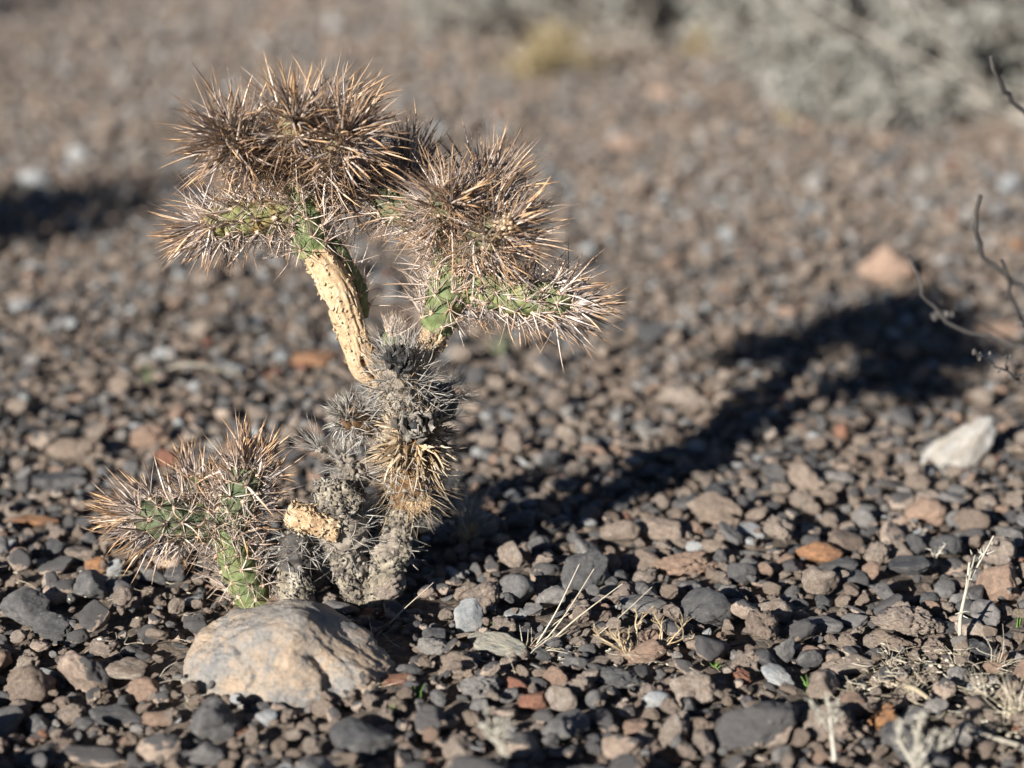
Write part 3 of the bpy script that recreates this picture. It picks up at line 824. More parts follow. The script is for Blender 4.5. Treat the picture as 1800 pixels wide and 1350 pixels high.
# ------------------------------------------------------------------ the big boulder
def build_boulder():
    v, f = ico(7)
    # half sizes in metres; local x right, y away, z up
    o = np.array([4.1, 8.2, 1.7])
    n = np.array([[-1, -.15, .15], [-.75, -.3, .75], [-.1, -.85, .45], [.35, -.8, .6], [.75, -.25, .75], [1, 0, .1], [.1, .3, 1], [-.25, -.1, 1.0],
                  [0, 1, .2], [-.6, .8, .2], [.6, .8, .2], [0, 0, -1], [-.45, -.9, .1], [.5, -.9, 0.05], [.95, -.3, .38]], float)
    n /= np.linalg.norm(n, axis=1)[:, None]
    d = np.array([.94, .86, .83, .84, .84, 1.02, .84, .90, .95, .95, .95, .8, .9, .92, .92])
    q = np.maximum(v @ n.T, 1e-3) / d
    r = np.sum(q ** 17, axis=1) ** (-1 / 17)
    r *= 1 + 0.075 * fbm(v * 1.7 + o, 3) + 0.030 * fbm(v * 5 + o, 5) + 0.005 * fbm(v * 26 + o, 4) - 0.012 * np.clip(fbm(v * 17 + o, 3) - .5, 0, 1)
    # stratified relief running across the crown
    lay = v @ np.array([0.35, 0.2, 1.0]) * 13 + 1.6 * fbm(v * 2.5 + 3, 3)
    r *= 1 + 0.0065 * np.sin(lay) * np.clip(v[:, 2] + .2, 0, 1)
    # the crack down the left third and the hollow on the right shoulder
    def groove(path, w, dep):
        nonlocal r
        best = np.full(len(v), 9.0)
        vv = v + 0.03 * np.stack([fbm(v * 5 + 1, 2), fbm(v * 5 + 7, 2), fbm(v * 5 + 13, 2)], 1)
        for a, b in zip(path[:-1], path[1:]):
            a = np.array(a, float); b = np.array(b, float); a /= np.linalg.norm(a); b /= np.linalg.norm(b)
            ab = b - a
            tt = np.clip(((vv - a) @ ab) / ab.dot(ab), 0, 1)[:, None]
            best = np.minimum(best, np.linalg.norm(vv - (a + tt * ab), axis=1))
        r *= 1 - dep * np.exp(-(best / w) ** 2)
    groove([(-.62, -.5, .75), (-.42, -.75, .55), (-.28, -.9, .28), (-.34, -.95, .0)], 0.022, 0.13)
    groove([(-.50, -.70, .50), (-.36, -.9, .34), (-.30, -.95, .10)], 0.12, 0.05)
    groove([(.50, -.8, .45), (.56, -.85, .2), (.52, -.9, .0)], 0.018, 0.06)
    groove([(.52, -.8, .62), (.66, -.8, .34), (.62, -.85, .1)], 0.11, 0.17)
    groove([(.76, -.55, .55), (.82, -.6, .25)], 0.04, 0.05)
    groove([(.2, -.8, .62), (.46, -.72, .56)], 0.06, 0.04)
    groove([(-.05, -.7, .7), (.25, -.6, .8), (.5, -.35, .8)], 0.02, 0.02)
    groove([(-.5, -.4, .85), (-.1, -.3, .95), (.3, -.2, .95)], 0.018, 0.016)
    groove([(.7, -.62, .42), (.9, -.5, .3)], 0.02, 0.03)
    co = v * r[:, None]
    co *= np.array([0.0480, 0.033, 0.0290])
    # the crown peaks right of centre and falls away to the right
    x = co[:, 0] / 0.0480
    up = np.clip(co[:, 2], 0, 1)
    co[:, 2] += up * (0.24 * np.exp(-((x - 0.10) / 0.36) ** 2) - 0.55 * np.clip(x - 0.30, 0, 1) + 0.02)
    pos = G(502, 1192, 0.012)
    me = mesh_np("boulder", co, [f], [M_boulder], True, None, {"pl": ('FLOAT_VECTOR', co)})
    ob = link("boulder", me, None, (pos.x, pos.y + 0.012, 0.0115))
    tag(ob, "large smooth tan and grey boulder with a cracked face in front of the cactus", "boulder")
    ob.rotation_euler = (0, 0, math.radians(-4))
build_boulder()

# ------------------------------------------------------------------ spines
def spine_arrays(base, dirs, length, width, flatn=0.5, bend=0.20, tscale=1.0):
    """N tapering flat spines -> verts (N*R*4), quads, t"""
    N = len(base)
    prof_t = np.array([0, .12, .35, .6, .82, 1.0])
    prof_w = np.array([.55, .95, 1.0, .85, .5, .04])
    R = len(prof_t)
    rv = rng.normal(size=(N, 3))
    side = rv - dirs * np.sum(rv * dirs, 1)[:, None]
    side /= np.linalg.norm(side, axis=1)[:, None]
    nor = np.cross(dirs, side)
    b = (rng.normal(size=(N, 1)) * bend * length[:, None]) * side + (rng.normal(size=(N, 1)) * bend * 0.6 * length[:, None]) * nor
    t = prof_t[None, :, None]
    C = base[:, None] + dirs[:, None] * (length[:, None, None] * t) + b[:, None] * (t ** 2 - t * 0.35)
    wv = (width[:, None] * prof_w[None])[..., None] * 0.5
    jig = 1 + 0.3 * rng.normal(size=(N, R, 1)) * (prof_t[None, :, None] > 0) * (prof_t[None, :, None] < 1)
    wv = wv * jig
    vs = np.stack([C + wv * side[:, None], C + wv * flatn * nor[:, None], C - wv * side[:, None], C - wv * flatn * nor[:, None]], 2)
    verts = vs.reshape(-1, 3)
    rf = ring_faces(R, 4)
    faces = (rf[None] + (np.arange(N) * R * 4)[:, None, None]).reshape(-1, 4)
    tt = np.broadcast_to(prof_t[None, :, None] * tscale, (N, R, 4)).reshape(-1)
    rr = np.repeat(rng.random(N), R * 4)
    return verts, faces, tt, rr

SPINE_BUDGET = [0]
def joint(parent, name, pts, radii, skin, sp_mat, fine_mat=None, tub=0.0016, length=(0.014, 0.028), width=0.0011, per=9,
          tip_boost=1.25, spread=0.9, fwd=0.35, rows=8, pitch=0.0085, singles=0, cap=True, label=None, needle=0.35, drop=0.0, rough_=0.0):
    """one cactus joint: knobbly body (with felt pads) and its spines. pts: (px,py,off) list from base to tip; radii px"""
    P3 = [list(V(p[0], p[1], p[2] if len(p) > 2 else 0.0)) + [radii[i] * PX] for i, p in enumerate(pts)]
    n0 = 60
    C4, s = curve_pts(P3, n0)
    L = s[-1]
    n = int(max(24, L / 0.0009)); m = 46
    C4, s = curve_pts(P3, n)
    C, R = C4[:, :3], C4[:, 3].copy()
    T, N, B = frames(C)
    rc = R[-1]
    endf = np.sqrt(np.clip(1 - (np.clip((s - (L - rc)) / rc, 0, 1)) ** 2, 0, 1))
    Rr = R * (endf if cap else 1)
    Rr[-1] = 0.0004
    th = np.arange(m) * 2 * np.pi / m
    U = th[None, :] / (2 * np.pi) * rows
    U = U * np.ones((n, 1))
    Vv = s[:, None] / pitch * np.ones_like(U)
    ph = rng.random()
    bump = np.zeros_like(U)
    for k0 in (0, 1):
        # brick lattice of long knobs, each half a row higher than its neighbour
        kk = np.round((U - k0) / 2) * 2 + k0
        vv = Vv + ph + 0.5 * k0
        dv = vv - np.round(vv)
        du = U - kk
        d2 = (du / 0.95) ** 2 + (dv / 0.56) ** 2
        bump = np.maximum(bump, np.clip(1 - d2, 0, 1) ** 0.7 * (1 + 0.45 * dv))
    p3 = C[:, None] + 0 * U[..., None]
    dirr = np.cos(th)[None, :, None] * N[:, None] + np.sin(th)[None, :, None] * B[:, None]
    base_pos = C[:, None] + dirr * Rr[:, None, None]
    nz = fbm(base_pos.reshape(-1, 3) * 260, 3).reshape(U.shape)
    amp = tub * np.minimum(1, Rr / (R.max() * 0.6))[:, None]
    nz2 = fbm(base_pos.reshape(-1, 3) * np.array([1400, 1400, 500]), 2).reshape(U.shape)
    disp = amp * (bump - 0.35 + 0.22 * nz + 0.10 * nz2 + rough_ * (fbm(base_pos.reshape(-1, 3) * 600, 3).reshape(U.shape)))
    vts = base_pos + dirr * disp[..., None]
    g = Geo()
    g.add(vts.reshape(-1, 3), ring_faces(n, m), t=np.clip(bump, 0, 1).ravel(), r=0.5, mi=0)
    # areole points
    A_b, A_n, A_t, A_s = [], [], [], []
    for k in range(rows):
        th_k = k / rows * 2 * np.pi
        k0 = k % 2
        j = 0
        while True:
            sv = (j - ph - 0.5 * k0 + 0.34) * pitch
            j += 1
            if sv > L * 0.995: break
            if sv < pitch * 0.2: continue
            if random.random() < drop: continue
            i = min(n - 1, int(sv / L * (n - 1)))
            thk = th_k + random.gauss(0, 0.05)
            nn = math.cos(thk) * N[i] + math.sin(thk) * B[i]
            e = (sv - (L - rc)) / rc
            if e > 0 and cap: nn2 = nn * math.sqrt(max(0, 1 - min(e, 1) ** 2)) + T[i] * min(e, 1)
            else: nn2 = nn
            A_b.append(C[i] + nn * (Rr[i] + tub * 0.55)); A_n.append(nn2 / np.linalg.norm(nn2)); A_t.append(T[i]); A_s.append(sv / L)
    if cap:                                    # a few areoles on the growing tip
        for q in range(7):
            a = random.uniform(0, 6.28); e = random.uniform(0.75, 1)
            nn = (math.cos(a) * N[-1] + math.sin(a) * B[-1]) * math.sqrt(1 - e * e) + T[-1] * e
            A_b.append(C[-1] - T[-1] * rc + nn * rc); A_n.append(nn); A_t.append(T[-1]); A_s.append(1.0)
    A_b, A_n, A_t, A_s = map(np.array, (A_b, A_n, A_t, A_s))
    iv, if3 = ICO[1] if False else ICO[2]
    for b, nn in zip(A_b, A_n):
        sc = random.uniform(0.0008, 0.0014)
        iv2 = iv * sc * (1 + 0.25 * rng.normal(size=(len(iv), 1)))
        g.add(iv2 + b, f3=if3, t=1.0, r=0.5, mi=1)
    body = link(name, g.mesh(name, [skin, M_feltg if skin in (M_deadskin, M_brownskin, M_blackskin) else M_felt]), parent)
    if label: body["label"] = label
    # spines
    N_ = len(A_b)
    cnt = (per * (1 + 0.7 * np.clip((A_s - 0.6) / 0.4, 0, 1))).astype(int)
    base = np.repeat(A_b, cnt, 0); nn = np.repeat(A_n, cnt, 0); tt = np.repeat(A_t, cnt, 0); ss = np.repeat(A_s, cnt)
    rnd = rng.normal(size=base.shape)
    d = nn * 0.85 + rnd * spread * 0.5 + tt * (fwd + 0.5 * ss[:, None])
    d += nn * np.clip(-(np.sum(d * nn, 1))[:, None] + 0.15, 0, None)
    d /= np.linalg.norm(d, axis=1)[:, None]
    boost = 1 + (tip_boost - 1) * np.clip((ss - 0.35) / 0.65, 0, 1)
    ln = rng.uniform(length[0], length[1], len(base)) * boost
    isn = rng.random(len(base)) < needle
    if needle > 0.2:
        rad_ = rng.normal(size=base.shape); rad_ -= nn * np.sum(rad_ * nn, 1)[:, None]
        rad_ /= np.linalg.norm(rad_, axis=1)[:, None]
        d2_ = rad_ + nn * rng.uniform(0.25, 0.7, len(base))[:, None] + tt * 0.15
        d2_ /= np.linalg.norm(d2_, axis=1)[:, None]
        d = np.where(isn[:, None], d2_, d)
    ln = np.where(isn, ln * rng.uniform(0.4, 0.75, len(base)), ln)
    wd = np.where(isn, 0.00048, width * rng.uniform(0.6, 1.25, len(base)) * (0.75 + 0.35 * (boost - 1) / max(tip_boost - 1, .01)))
    fm = fine_mat or sp_mat
    for mask, mat, nm in ((~isn, sp_mat, "spines"), (isn, fm, "fine_spines")):
        if not mask.any(): continue
        idxs = np.where(mask)[0]
        single = []
        if nm == "spines" and singles:
            order = idxs[np.argsort(-(ln[idxs] * wd[idxs]))]
            single = list(order[:singles])
            idxs = np.array([i for i in idxs if i not in set(single)])
        if len(idxs):
            v, f, t, r = spine_arrays(base[idxs], d[idxs], ln[idxs], wd[idxs], tscale=1.0 if nm == "spines" else 0.9)
            me = mesh_np(nm, v, [f], [mat], True, None, {"t": ('FLOAT', t), "r": ('FLOAT', r), "pl": ('FLOAT_VECTOR', v)})
            o = link(nm, me, body); o["kind"] = "stuff"
        for i in single:
            v, f, t, r = spine_arrays(base[i:i + 1], d[i:i + 1], ln[i:i + 1], wd[i:i + 1])
            me = mesh_np("spine", v, [f], [mat], True, None, {"t": ('FLOAT', t), "r": ('FLOAT', r), "pl": ('FLOAT_VECTOR', v)})
            link("spine", me, body)
    return body

def bark(parent, name, pts, radii, mat, flake_mat, amp=0.0016, nflake=500, fsize=(0.0010, 0.0024), stretch=3.0, pit=0.0, label=None, fl_out=0.5, close=True):
    P3 = [list(V(p[0], p[1], p[2] if len(p) > 2 else 0.0)) + [radii[i] * PX] for i, p in enumerate(pts)]
    C4, s = curve_pts(P3, 40); L = s[-1]
    n = int(max(20, L / 0.00055)); m = 110
    C4, s = curve_pts(P3, n)
    C, R = C4[:, :3], C4[:, 3]
    T, N, B = frames(C)
    th = np.arange(m) * 2 * np.pi / m
    if close:
        e = np.clip(np.minimum(s, L - s) / (0.35 * R), 0, 1)
        R = R * np.sqrt(1 - (1 - e) ** 2 * 0.97)
    dirr = np.cos(th)[None, :, None] * N[:, None] + np.sin(th)[None, :, None] * B[:, None]
    q = np.stack([np.cos(th)[None] * R.mean() + 0 * s[:, None], np.sin(th)[None] * R.mean() + 0 * s[:, None], s[:, None] / stretch + 0 * th[None]], -1).reshape(-1, 3)
    o = rng.uniform(0, 9, 3)
    h = 0.55 * fbm(q * 170 + o, 4, 0.6) + 0.45 * (1 - 2 * np.abs(vnoise(q * 330 + o))) * 0.6 + 0.25 * fbm(q * 900 + o, 2)
    pn = fbm(q * np.array([380, 380, 420]) + o + 5, 2)
    pitm = np.clip((pn - 0.45) * 7, 0, 1) * pit
    hh = h - 2.4 * pitm
    big = fbm(q * 55 + o, 2)
    v = C[:, None] + dirr * (R[:, None] + (amp * hh + amp * 1.2 * big).reshape(n, m))[..., None]
    g = Geo()
    tcol = np.clip(0.5 + 0.45 * h - 1.0 * pitm, 0, 1)
    g.add(v.reshape(-1, 3), ring_faces(n, m), t=tcol, r=0.5, mi=0)
    # loose curled chips of bark
    for _ in range(nflake):
        i = random.randrange(2, n - 2); j = random.randrange(m)
        b = v[i, j]; nn = dirr[i, j]
        a = rng.normal(size=3); a -= nn * a.dot(nn) * random.uniform(1 - fl_out, 1); a += T[i] * rng.normal() * 0.6
        a /= np.linalg.norm(a)
        w = np.cross(a, nn); w /= np.linalg.norm(w) + 1e-9
        l = random.uniform(*fsize); ww = l * random.uniform(0.35, 0.8)
        up = nn * l * random.uniform(0.15, fl_out + 0.2)
        p0 = b - a * l * 0.5 - nn * 0.0002
        p1 = b + up * 0.5; p2 = b + a * l * 0.5 + up
        jig = lambda: rng.normal(size=3) * l * 0.12
        vv = [p0 - w * ww * .4 + jig(), p0 + w * ww * .4 + jig(), p1 + w * ww * .6 + jig(), p1 - w * ww * .6 + jig(), p2 + w * ww * .3 + jig(), p2 - w * ww * .3 + jig()]
        low = [x - nn * l * 0.10 for x in vv]
        g.add(vv + low, [(0, 1, 2, 3), (3, 2, 4, 5), (7, 6, 9, 8), (8, 9, 11, 10), (0, 3, 9, 6), (3, 5, 11, 9), (1, 7, 8, 2), (2, 8, 10, 4), (5, 4, 10, 11)],
              t=random.random(), r=random.random(), mi=1)
    ob = link(name, g.mesh(name, [mat, flake_mat], True), parent)
    if label: ob["label"] = label
    return ob

# ------------------------------------------------------------------ the cactus
base_loc = V(665, 1083); base_loc.z = 0
cactus = empty("cholla_cactus", base_loc, "spiny cholla cactus with tan bark arms and bristly heads behind the big boulder", "cactus")
# lower trunks
bark(cactus, "trunk", [(645, 1092, 0), (655, 1040, 0), (672, 985, .002), (698, 925, .008), (715, 872, .010), (722, 800, .010), (715, 700, .012), (700, 640, .012)],
     [27, 33, 34, 27, 23, 24, 24, 20], M_bark_grey, M_flake_grey, 0.0024, 1500, (0.0007, 0.0026), 1.6, label="crusty grey main trunk", fl_out=0.8)
bark(cactus, "trunk", [(640, 1060, .002), (618, 1010, -.002), (596, 950, -.004), (585, 900, -.006), (598, 850, -.004)],
     [30, 26, 28, 30, 25], M_bark_grey, M_flake_grey, 0.0022, 1100, (0.0007, 0.0026), 1.6, label="crusty leaning lower stem", fl_out=0.8)
bark(cactus, "trunk", [(525, 1085, -.004), (520, 1050, -.004), (516, 1005, -.004), (520, 950, -.006), (527, 920, -.006)],
     [38, 30, 22, 22, 15], M_bark_grey, M_flake_grey, 0.0024, 900, (0.0007, 0.0026), 1.6, label="short grey dead stem", fl_out=0.8)
bark(cactus, "broken_stump", [(596, 926, -.012), (560, 920, -.016), (525, 908, -.018), (503, 900, -.018)], [26, 23, 18, 13], M_bark_tan, M_flake_tan, 0.0017, 240, (0.0010, 0.0026), 1.2, label="torn cream coloured stump", fl_out=0.9)
bark(cactus, "broken_stump", [(722, 892, .0), (740, 882, -.002), (760, 880, -.002)], [16, 16, 9], M_bark_tan, M_flake_tan, 0.0014, 130, (0.0010, 0.0022), 1.2, fl_out=0.9)
bark(cactus, "crust_head", [(600, 905, -.010), (588, 872, -.012), (590, 842, -.010)], [28, 34, 22], M_bark_grey, M_flake_grey, 0.0032, 900, (0.0008, 0.0028), 1.0, label="knobbly ash grey head of the dead stem", fl_out=1.0)
GS = dict(sp_mat=M_sp_grey, rough_=1.2, pitch=0.007, tub=0.0014, width=0.00055, needle=0.0, tip_boost=1.0)
joint(cactus, "dead_joint", [(520, 1000, -.006), (522, 960, -.006), (528, 930, -.008)], [26, 28, 20], M_blackskin, per=7, length=(0.006, 0.016), spread=0.8, fwd=-0.3, **GS)
joint(cactus, "dead_joint", [(612, 960, -.004), (604, 920, -.004), (606, 880, -.002)], [34, 38, 28], M_deadskin, per=5, length=(0.006, 0.018), spread=0.9, fwd=-0.2, **GS)
joint(cactus, "dead_joint", [(680, 985, .002), (700, 925, .008), (716, 880, .010)], [33, 27, 24], M_deadskin, per=3, length=(0.005, 0.012), spread=1.1, fwd=-0.3, **GS)
joint(cactus, "dead_joint", [(622, 1010, -.002), (598, 950, -.004), (588, 905, -.006), (596, 862, -.006)], [25, 29, 31, 30], M_deadskin, per=3, length=(0.005, 0.014), spread=1.1, fwd=-0.2, **GS)
# middle dead spiny mass
joint(cactus, "dead_joint", [(712, 885, .004), (722, 840, .0), (728, 790, -.004), (724, 752, -.010)], [26, 32, 32, 26], M_brownskin, sp_mat=M_sp_straw, tub=0.0014, per=13, rough_=0.6,
      length=(0.007, 0.021), width=0.00048, needle=0.3, fine_mat=M_sp_grey, tip_boost=0.8, spread=0.8, fwd=-0.6, rows=12, pitch=0.0065, label="dead straw brown joint with drooping spines")
joint(cactus, "dead_joint", [(722, 780, .006), (716, 725, -.002), (706, 670, -.010), (702, 628, -.018)], [26, 32, 33, 23], M_deadskin, sp_mat=M_sp_grey, fine_mat=M_sp_straw, tub=0.0022, per=10, rough_=1.0,
      length=(0.005, 0.024), width=0.0006, needle=0.3, tip_boost=1.0, spread=1.0, fwd=0.0, rows=12, pitch=0.0065, label="dead grey joint bristling with needle spines")
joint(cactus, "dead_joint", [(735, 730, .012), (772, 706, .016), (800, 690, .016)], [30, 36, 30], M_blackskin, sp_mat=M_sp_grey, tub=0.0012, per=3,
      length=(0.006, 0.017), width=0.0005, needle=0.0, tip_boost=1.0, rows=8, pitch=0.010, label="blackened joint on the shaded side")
joint(cactus, "dead_joint", [(668, 756, .004), (636, 742, -.004), (602, 728, -.014)], [14, 20, 17], M_brownskin, sp_mat=M_sp_grey, tub=0.0012, per=10,
      length=(0.006, 0.013), width=0.00055, needle=0.0, tip_boost=1.05, fwd=0.0, label="small dry brown joint on the left of the trunk")
joint(cactus, "dead_joint", [(640, 850, .002), (615, 820, -.002), (600, 800, -.004)], [16, 14, 9], M_deadskin, per=4, length=(0.007, 0.015), spread=1.0, fwd=0.1, **GS)
joint(cactus, "dead_joint", [(572, 800, -.006), (560, 788, -.008)], [5, 6], M_deadskin, sp_mat=M_sp_grey, tub=0.0003, per=3, rows=4, length=(0.014, 0.022), width=0.0006, needle=0.0, tip_boost=1.0)
def rosette(px, py, off, rad, nseg, mat, label):
    """dark hollow scar ringed with papery scales"""
    c = np.array(V(px, py, off)); g = Geo()
    ax = np.array([-.15, -.85, .4]); ax /= np.linalg.norm(ax)
    u = np.cross(ax, [0, 0, 1]); u /= np.linalg.norm(u); w = np.cross(u, ax)
    iv, i3 = ICO[2]
    g.add(iv * rad * 0.5 * (1 + .15 * rng.normal(size=(len(iv), 1))) + c - ax * rad * .35, f3=i3, t=0.0, r=0.0, mi=0)
    for ring, (rr, tip) in enumerate(((0.55, 0.75), (0.85, 0.55), (1.05, 0.3))):
        for k in range(nseg + ring * 2):
            a = (k + random.random() * .5) / (nseg + ring * 2) * 6.283
            d = math.cos(a) * u + math.sin(a) * w
            t_ = -math.sin(a) * u + math.cos(a) * w
            hw = rad * .30
            p0 = c + d * rad * rr * 0.6; p1 = c + d * rad * rr + ax * rad * tip * .6; p2 = c + d * rad * rr * 1.12 + ax * rad * tip
            vv = [p0 - t_ * hw, p0 + t_ * hw, p1 + t_ * hw * 1.1, p1 - t_ * hw * 1.1, p2 + t_ * hw * .5, p2 - t_ * hw * .5]
            rs_ = rng.uniform(.75, 1.15); vv = [c + (x - c) * rs_ + rng.normal(size=3) * rad * .13 for x in vv]
            lo = [x + d * rad * 0.09 for x in vv]
            g.add(vv + lo, [(0, 1, 2, 3), (3, 2, 4, 5), (7, 6, 9, 8), (8, 9, 11, 10), (0, 3, 9, 6), (3, 5, 11, 9), (1, 7, 8, 2), (2, 8, 10, 4), (5, 4, 10, 11)], t=random.random(), r=random.random(), mi=1)
    o = link("fruit_scar", g.mesh("fruit_scar", [M_blackskin, mat]), cactus); o["label"] = label
rosette(727, 748, -.026, 0.0075, 6, M_flake_grey, "open dark fruit scar ringed with pale scales")
rosette(704, 632, -.028, 0.0065, 6, M_blackskin, "black dried tip of the grey joint")
joint(cactus, "green_joint", [(700, 640, .012), (690, 605, .008), (692, 582, .006)], [18, 24, 18], M_green, sp_mat=M_sp_silver, tub=0.0012, per=6, length=(0.006, 0.014), width=0.0005, needle=0, tip_boost=1)
# left arm
bark(cactus, "arm", [(672, 672, .006), (640, 640, .002), (622, 590, -.002), (598, 520, -.004), (568, 462, -.004), (548, 436, -.004)],
     [15, 24, 26, 29, 26, 18], M_bark_tan, M_flake_tan, 0.0014, 500, (0.0007, 0.0026), 6.0, pit=1.0, label="left arm with peeling tan bark", fl_out=0.45)
joint(cactus, "green_joint", [(636, 560, .010), (628, 510, .010), (606, 470, .008), (580, 420, .004)], [10, 15, 16, 14], M_bright, sp_mat=M_sp_silver, tub=0.0013, per=5,
      length=(0.008, 0.017), width=0.0005, needle=0, tip_boost=1, rows=6, pitch=0.011)
joint(cactus, "green_joint", [(552, 448, -.002), (538, 400, -.002), (524, 340, .0), (516, 270, .002)], [24, 27, 27, 24], M_bright, sp_mat=M_sp_silver, fine_mat=M_sp_silver, tub=0.0026,
      per=14, length=(0.012, 0.024), width=0.0008, needle=0.5, rows=8, pitch=0.0085, singles=6)
HEAD = dict(sp_mat=M_sp_gold, fine_mat=M_sp_tan, tub=0.0018, width=0.00098, needle=0.45, per=11, length=(0.016, 0.029), tip_boost=1.30, rows=9, pitch=0.0085, spread=1.0)
joint(cactus, "head_joint", [(510, 320, .002), (460, 275, -.006), (418, 250, -.020), (398, 242, -.034)], [22, 24, 24, 18], M_head, singles=24, label="left bristly head joint", **HEAD)
joint(cactus, "head_joint", [(512, 300, .0), (515, 245, -.010), (517, 212, -.034)], [23, 25, 19], M_head, singles=24, label="central bristly head joint pointing up", **HEAD)
joint(cactus, "head_joint", [(516, 318, .0), (570, 275, -.010), (612, 240, -.034)], [22, 25, 19], M_head, singles=24, label="right bristly head joint of the crown", **HEAD)
joint(cactus, "head_joint", [(520, 290, .006), (560, 235, .018), (590, 202, .026)], [22, 25, 20], M_head, singles=12, **HEAD)
joint(cactus, "head_joint", [(530, 330, .01), (600, 320, .02), (660, 312, .03)], [22, 24, 18], M_head, singles=10, **HEAD)
joint(cactus, "yellow_joint", [(524, 372, -.002), (470, 382, -.006), (415, 388, -.008), (355, 400, -.010)], [24, 26, 26, 20], M_yellow, sp_mat=M_sp_gold, fine_mat=M_sp_silver, tub=0.0024, per=13,
      length=(0.010, 0.019), width=0.0009, needle=0.55, tip_boost=1.55, rows=9, pitch=0.0075, singles=14, label="yellow and green joint reaching left below the crown")
# right arm
bark(cactus, "arm", [(712, 690, .010), (735, 640, .008), (758, 600, .006), (776, 556, .000)], [19, 21, 23, 22], M_bark_tan, M_flake_tan, 0.0013, 380, (0.0010, 0.0026), 2.5, pit=0.8, label="right arm with flaking tan bark", fl_out=0.6)
joint(cactus, "green_joint", [(768, 578, .002), (779, 540, .000), (792, 480, .0), (792, 420, .0), (786, 372, .002)], [24, 29, 28, 28, 26], M_bright, sp_mat=M_sp_silver, fine_mat=M_sp_silver, tub=0.0026,
      per=13, length=(0.013, 0.025), width=0.0009, needle=0.5, rows=8, pitch=0.0085, singles=12)
joint(cactus, "head_joint", [(786, 430, -.002), (784, 380, -.012), (782, 348, -.030)], [26, 27, 20], M_green, singles=24, label="front upper head joint of the right arm", **HEAD)
joint(cactus, "head_joint", [(800, 430, .004), (835, 368, .018), (862, 326, .026)], [24, 27, 22], M_head, singles=22, label="dark shaded head joint behind the right arm", **HEAD)
joint(cactus, "head_joint", [(800, 460, .0), (840, 425, -.016), (882, 398, -.036)], [26, 28, 24], M_head, singles=24, label="head joint of the right arm facing the front with a pale tip", **HEAD)
joint(cactus, "green_joint", [(785, 400, .004), (740, 380, .008), (690, 362, .012), (655, 345, .014)], [25, 28, 28, 20], M_green, sp_mat=M_sp_gold, fine_mat=M_sp_silver, tub=0.0022, per=9,
      length=(0.010, 0.018), width=0.0009, needle=0.5, tip_boost=1.3, singles=10)
joint(cactus, "head_joint", [(700, 372, .016), (712, 330, .024), (716, 300, .03)], [20, 22, 16], M_head, singles=6, **HEAD)
joint(cactus, "green_joint", [(800, 505, .0), (850, 505, -.002), (905, 520, -.004), (960, 528, -.006), (1008, 536, -.008)], [26, 29, 29, 27, 20], M_bright, sp_mat=M_sp_gold, fine_mat=M_sp_silver,
      tub=0.0024, per=9, length=(0.011, 0.018), width=0.0010, needle=0.6, tip_boost=1.7, rows=9, pitch=0.0078, singles=24, label="green joint reaching right with a bristling tip")
# pale crusted tip of the front head
def crown_tip(px, py, off, rad):
    c = np.array(V(px, py, off)); g = Geo(); iv, i3 = ICO[2]
    for _ in range(60):
        d = rng.normal(size=3); d[1] -= 1.0; d /= np.linalg.norm(d)
        g.add(iv * random.uniform(.12, .24) * rad * rng.uniform(.6, 1.3, 3) + c + d * rad * random.uniform(.3, .9), f3=i3, t=1, r=random.random(), mi=0)
    link("tip_crust", g.mesh("tip_crust", [M_flake_tan]), cactus)
crown_tip(886, 394, -.040, 0.0065)

# ------------------------------------------------------------------ the low green cactus at the left
bl = V(450, 1080, .004); bl.z = 0
low = empty("low_cholla_cactus", bl, "low green cholla cactus with two spiny branches rising left of the boulder", "cactus")
DK = dict(sp_mat=M_sp_silver, fine_mat=M_sp_silver, tub=0.0024, width=0.00085, needle=0.5, rows=8, pitch=0.0085)
joint(low, "stem_joint", [(460, 1085, .004), (440, 1040, .002), (418, 990, .0), (402, 930, -.002), (392, 890, -.002)], [26, 29, 28, 27, 22], M_bright, per=8, length=(0.012, 0.023), singles=10, tip_boost=1.1, **DK)
LOWH = dict(sp_mat=M_sp_gold, fine_mat=M_sp_silver, tub=0.0022, width=0.0010, needle=0.5, rows=9, pitch=0.0085)
joint(low, "branch_joint", [(400, 920, .0), (345, 918, -.004), (290, 912, -.008), (236, 905, -.012)], [26, 32, 33, 24], M_green, per=11, length=(0.012, 0.022), tip_boost=1.3, singles=24, label="dark green branch reaching left", **LOWH)
joint(low, "branch_joint", [(405, 930, -.002), (425, 870, -.008), (438, 820, -.014)], [26, 31, 24], M_green, per=11, length=(0.013, 0.023), tip_boost=1.25, singles=24, label="short upright branch with long pale spines", **LOWH)
joint(low, "branch_joint", [(385, 900, .006), (350, 860, .010), (338, 835, .010)], [22, 24, 18], M_green, per=7, length=(0.011, 0.019), tip_boost=1.2, singles=10, **LOWH)

# fallen joint on the ground
fj = V(820, 935, .05); g0 = G(826, 958, 0.004)
def fallen():
    e = empty("fallen_cactus_joint", (g0.x, g0.y, 0), "small brown fallen cactus joint lying in the cactus shadow", "cactus joint")
    off = g0.y - Y0 + 0.0
    joint(e, "body", [(818, 958, g0.y - Y0 - .004), (822, 940, g0.y - Y0 - .004), (826, 915, g0.y - Y0 - .006)], [16, 22, 15], M_brownskin, sp_mat=M_sp_grey, tub=0.0012, per=6,
          length=(0.008, 0.022), width=0.0005, needle=0, tip_boost=1.3)
fallen()

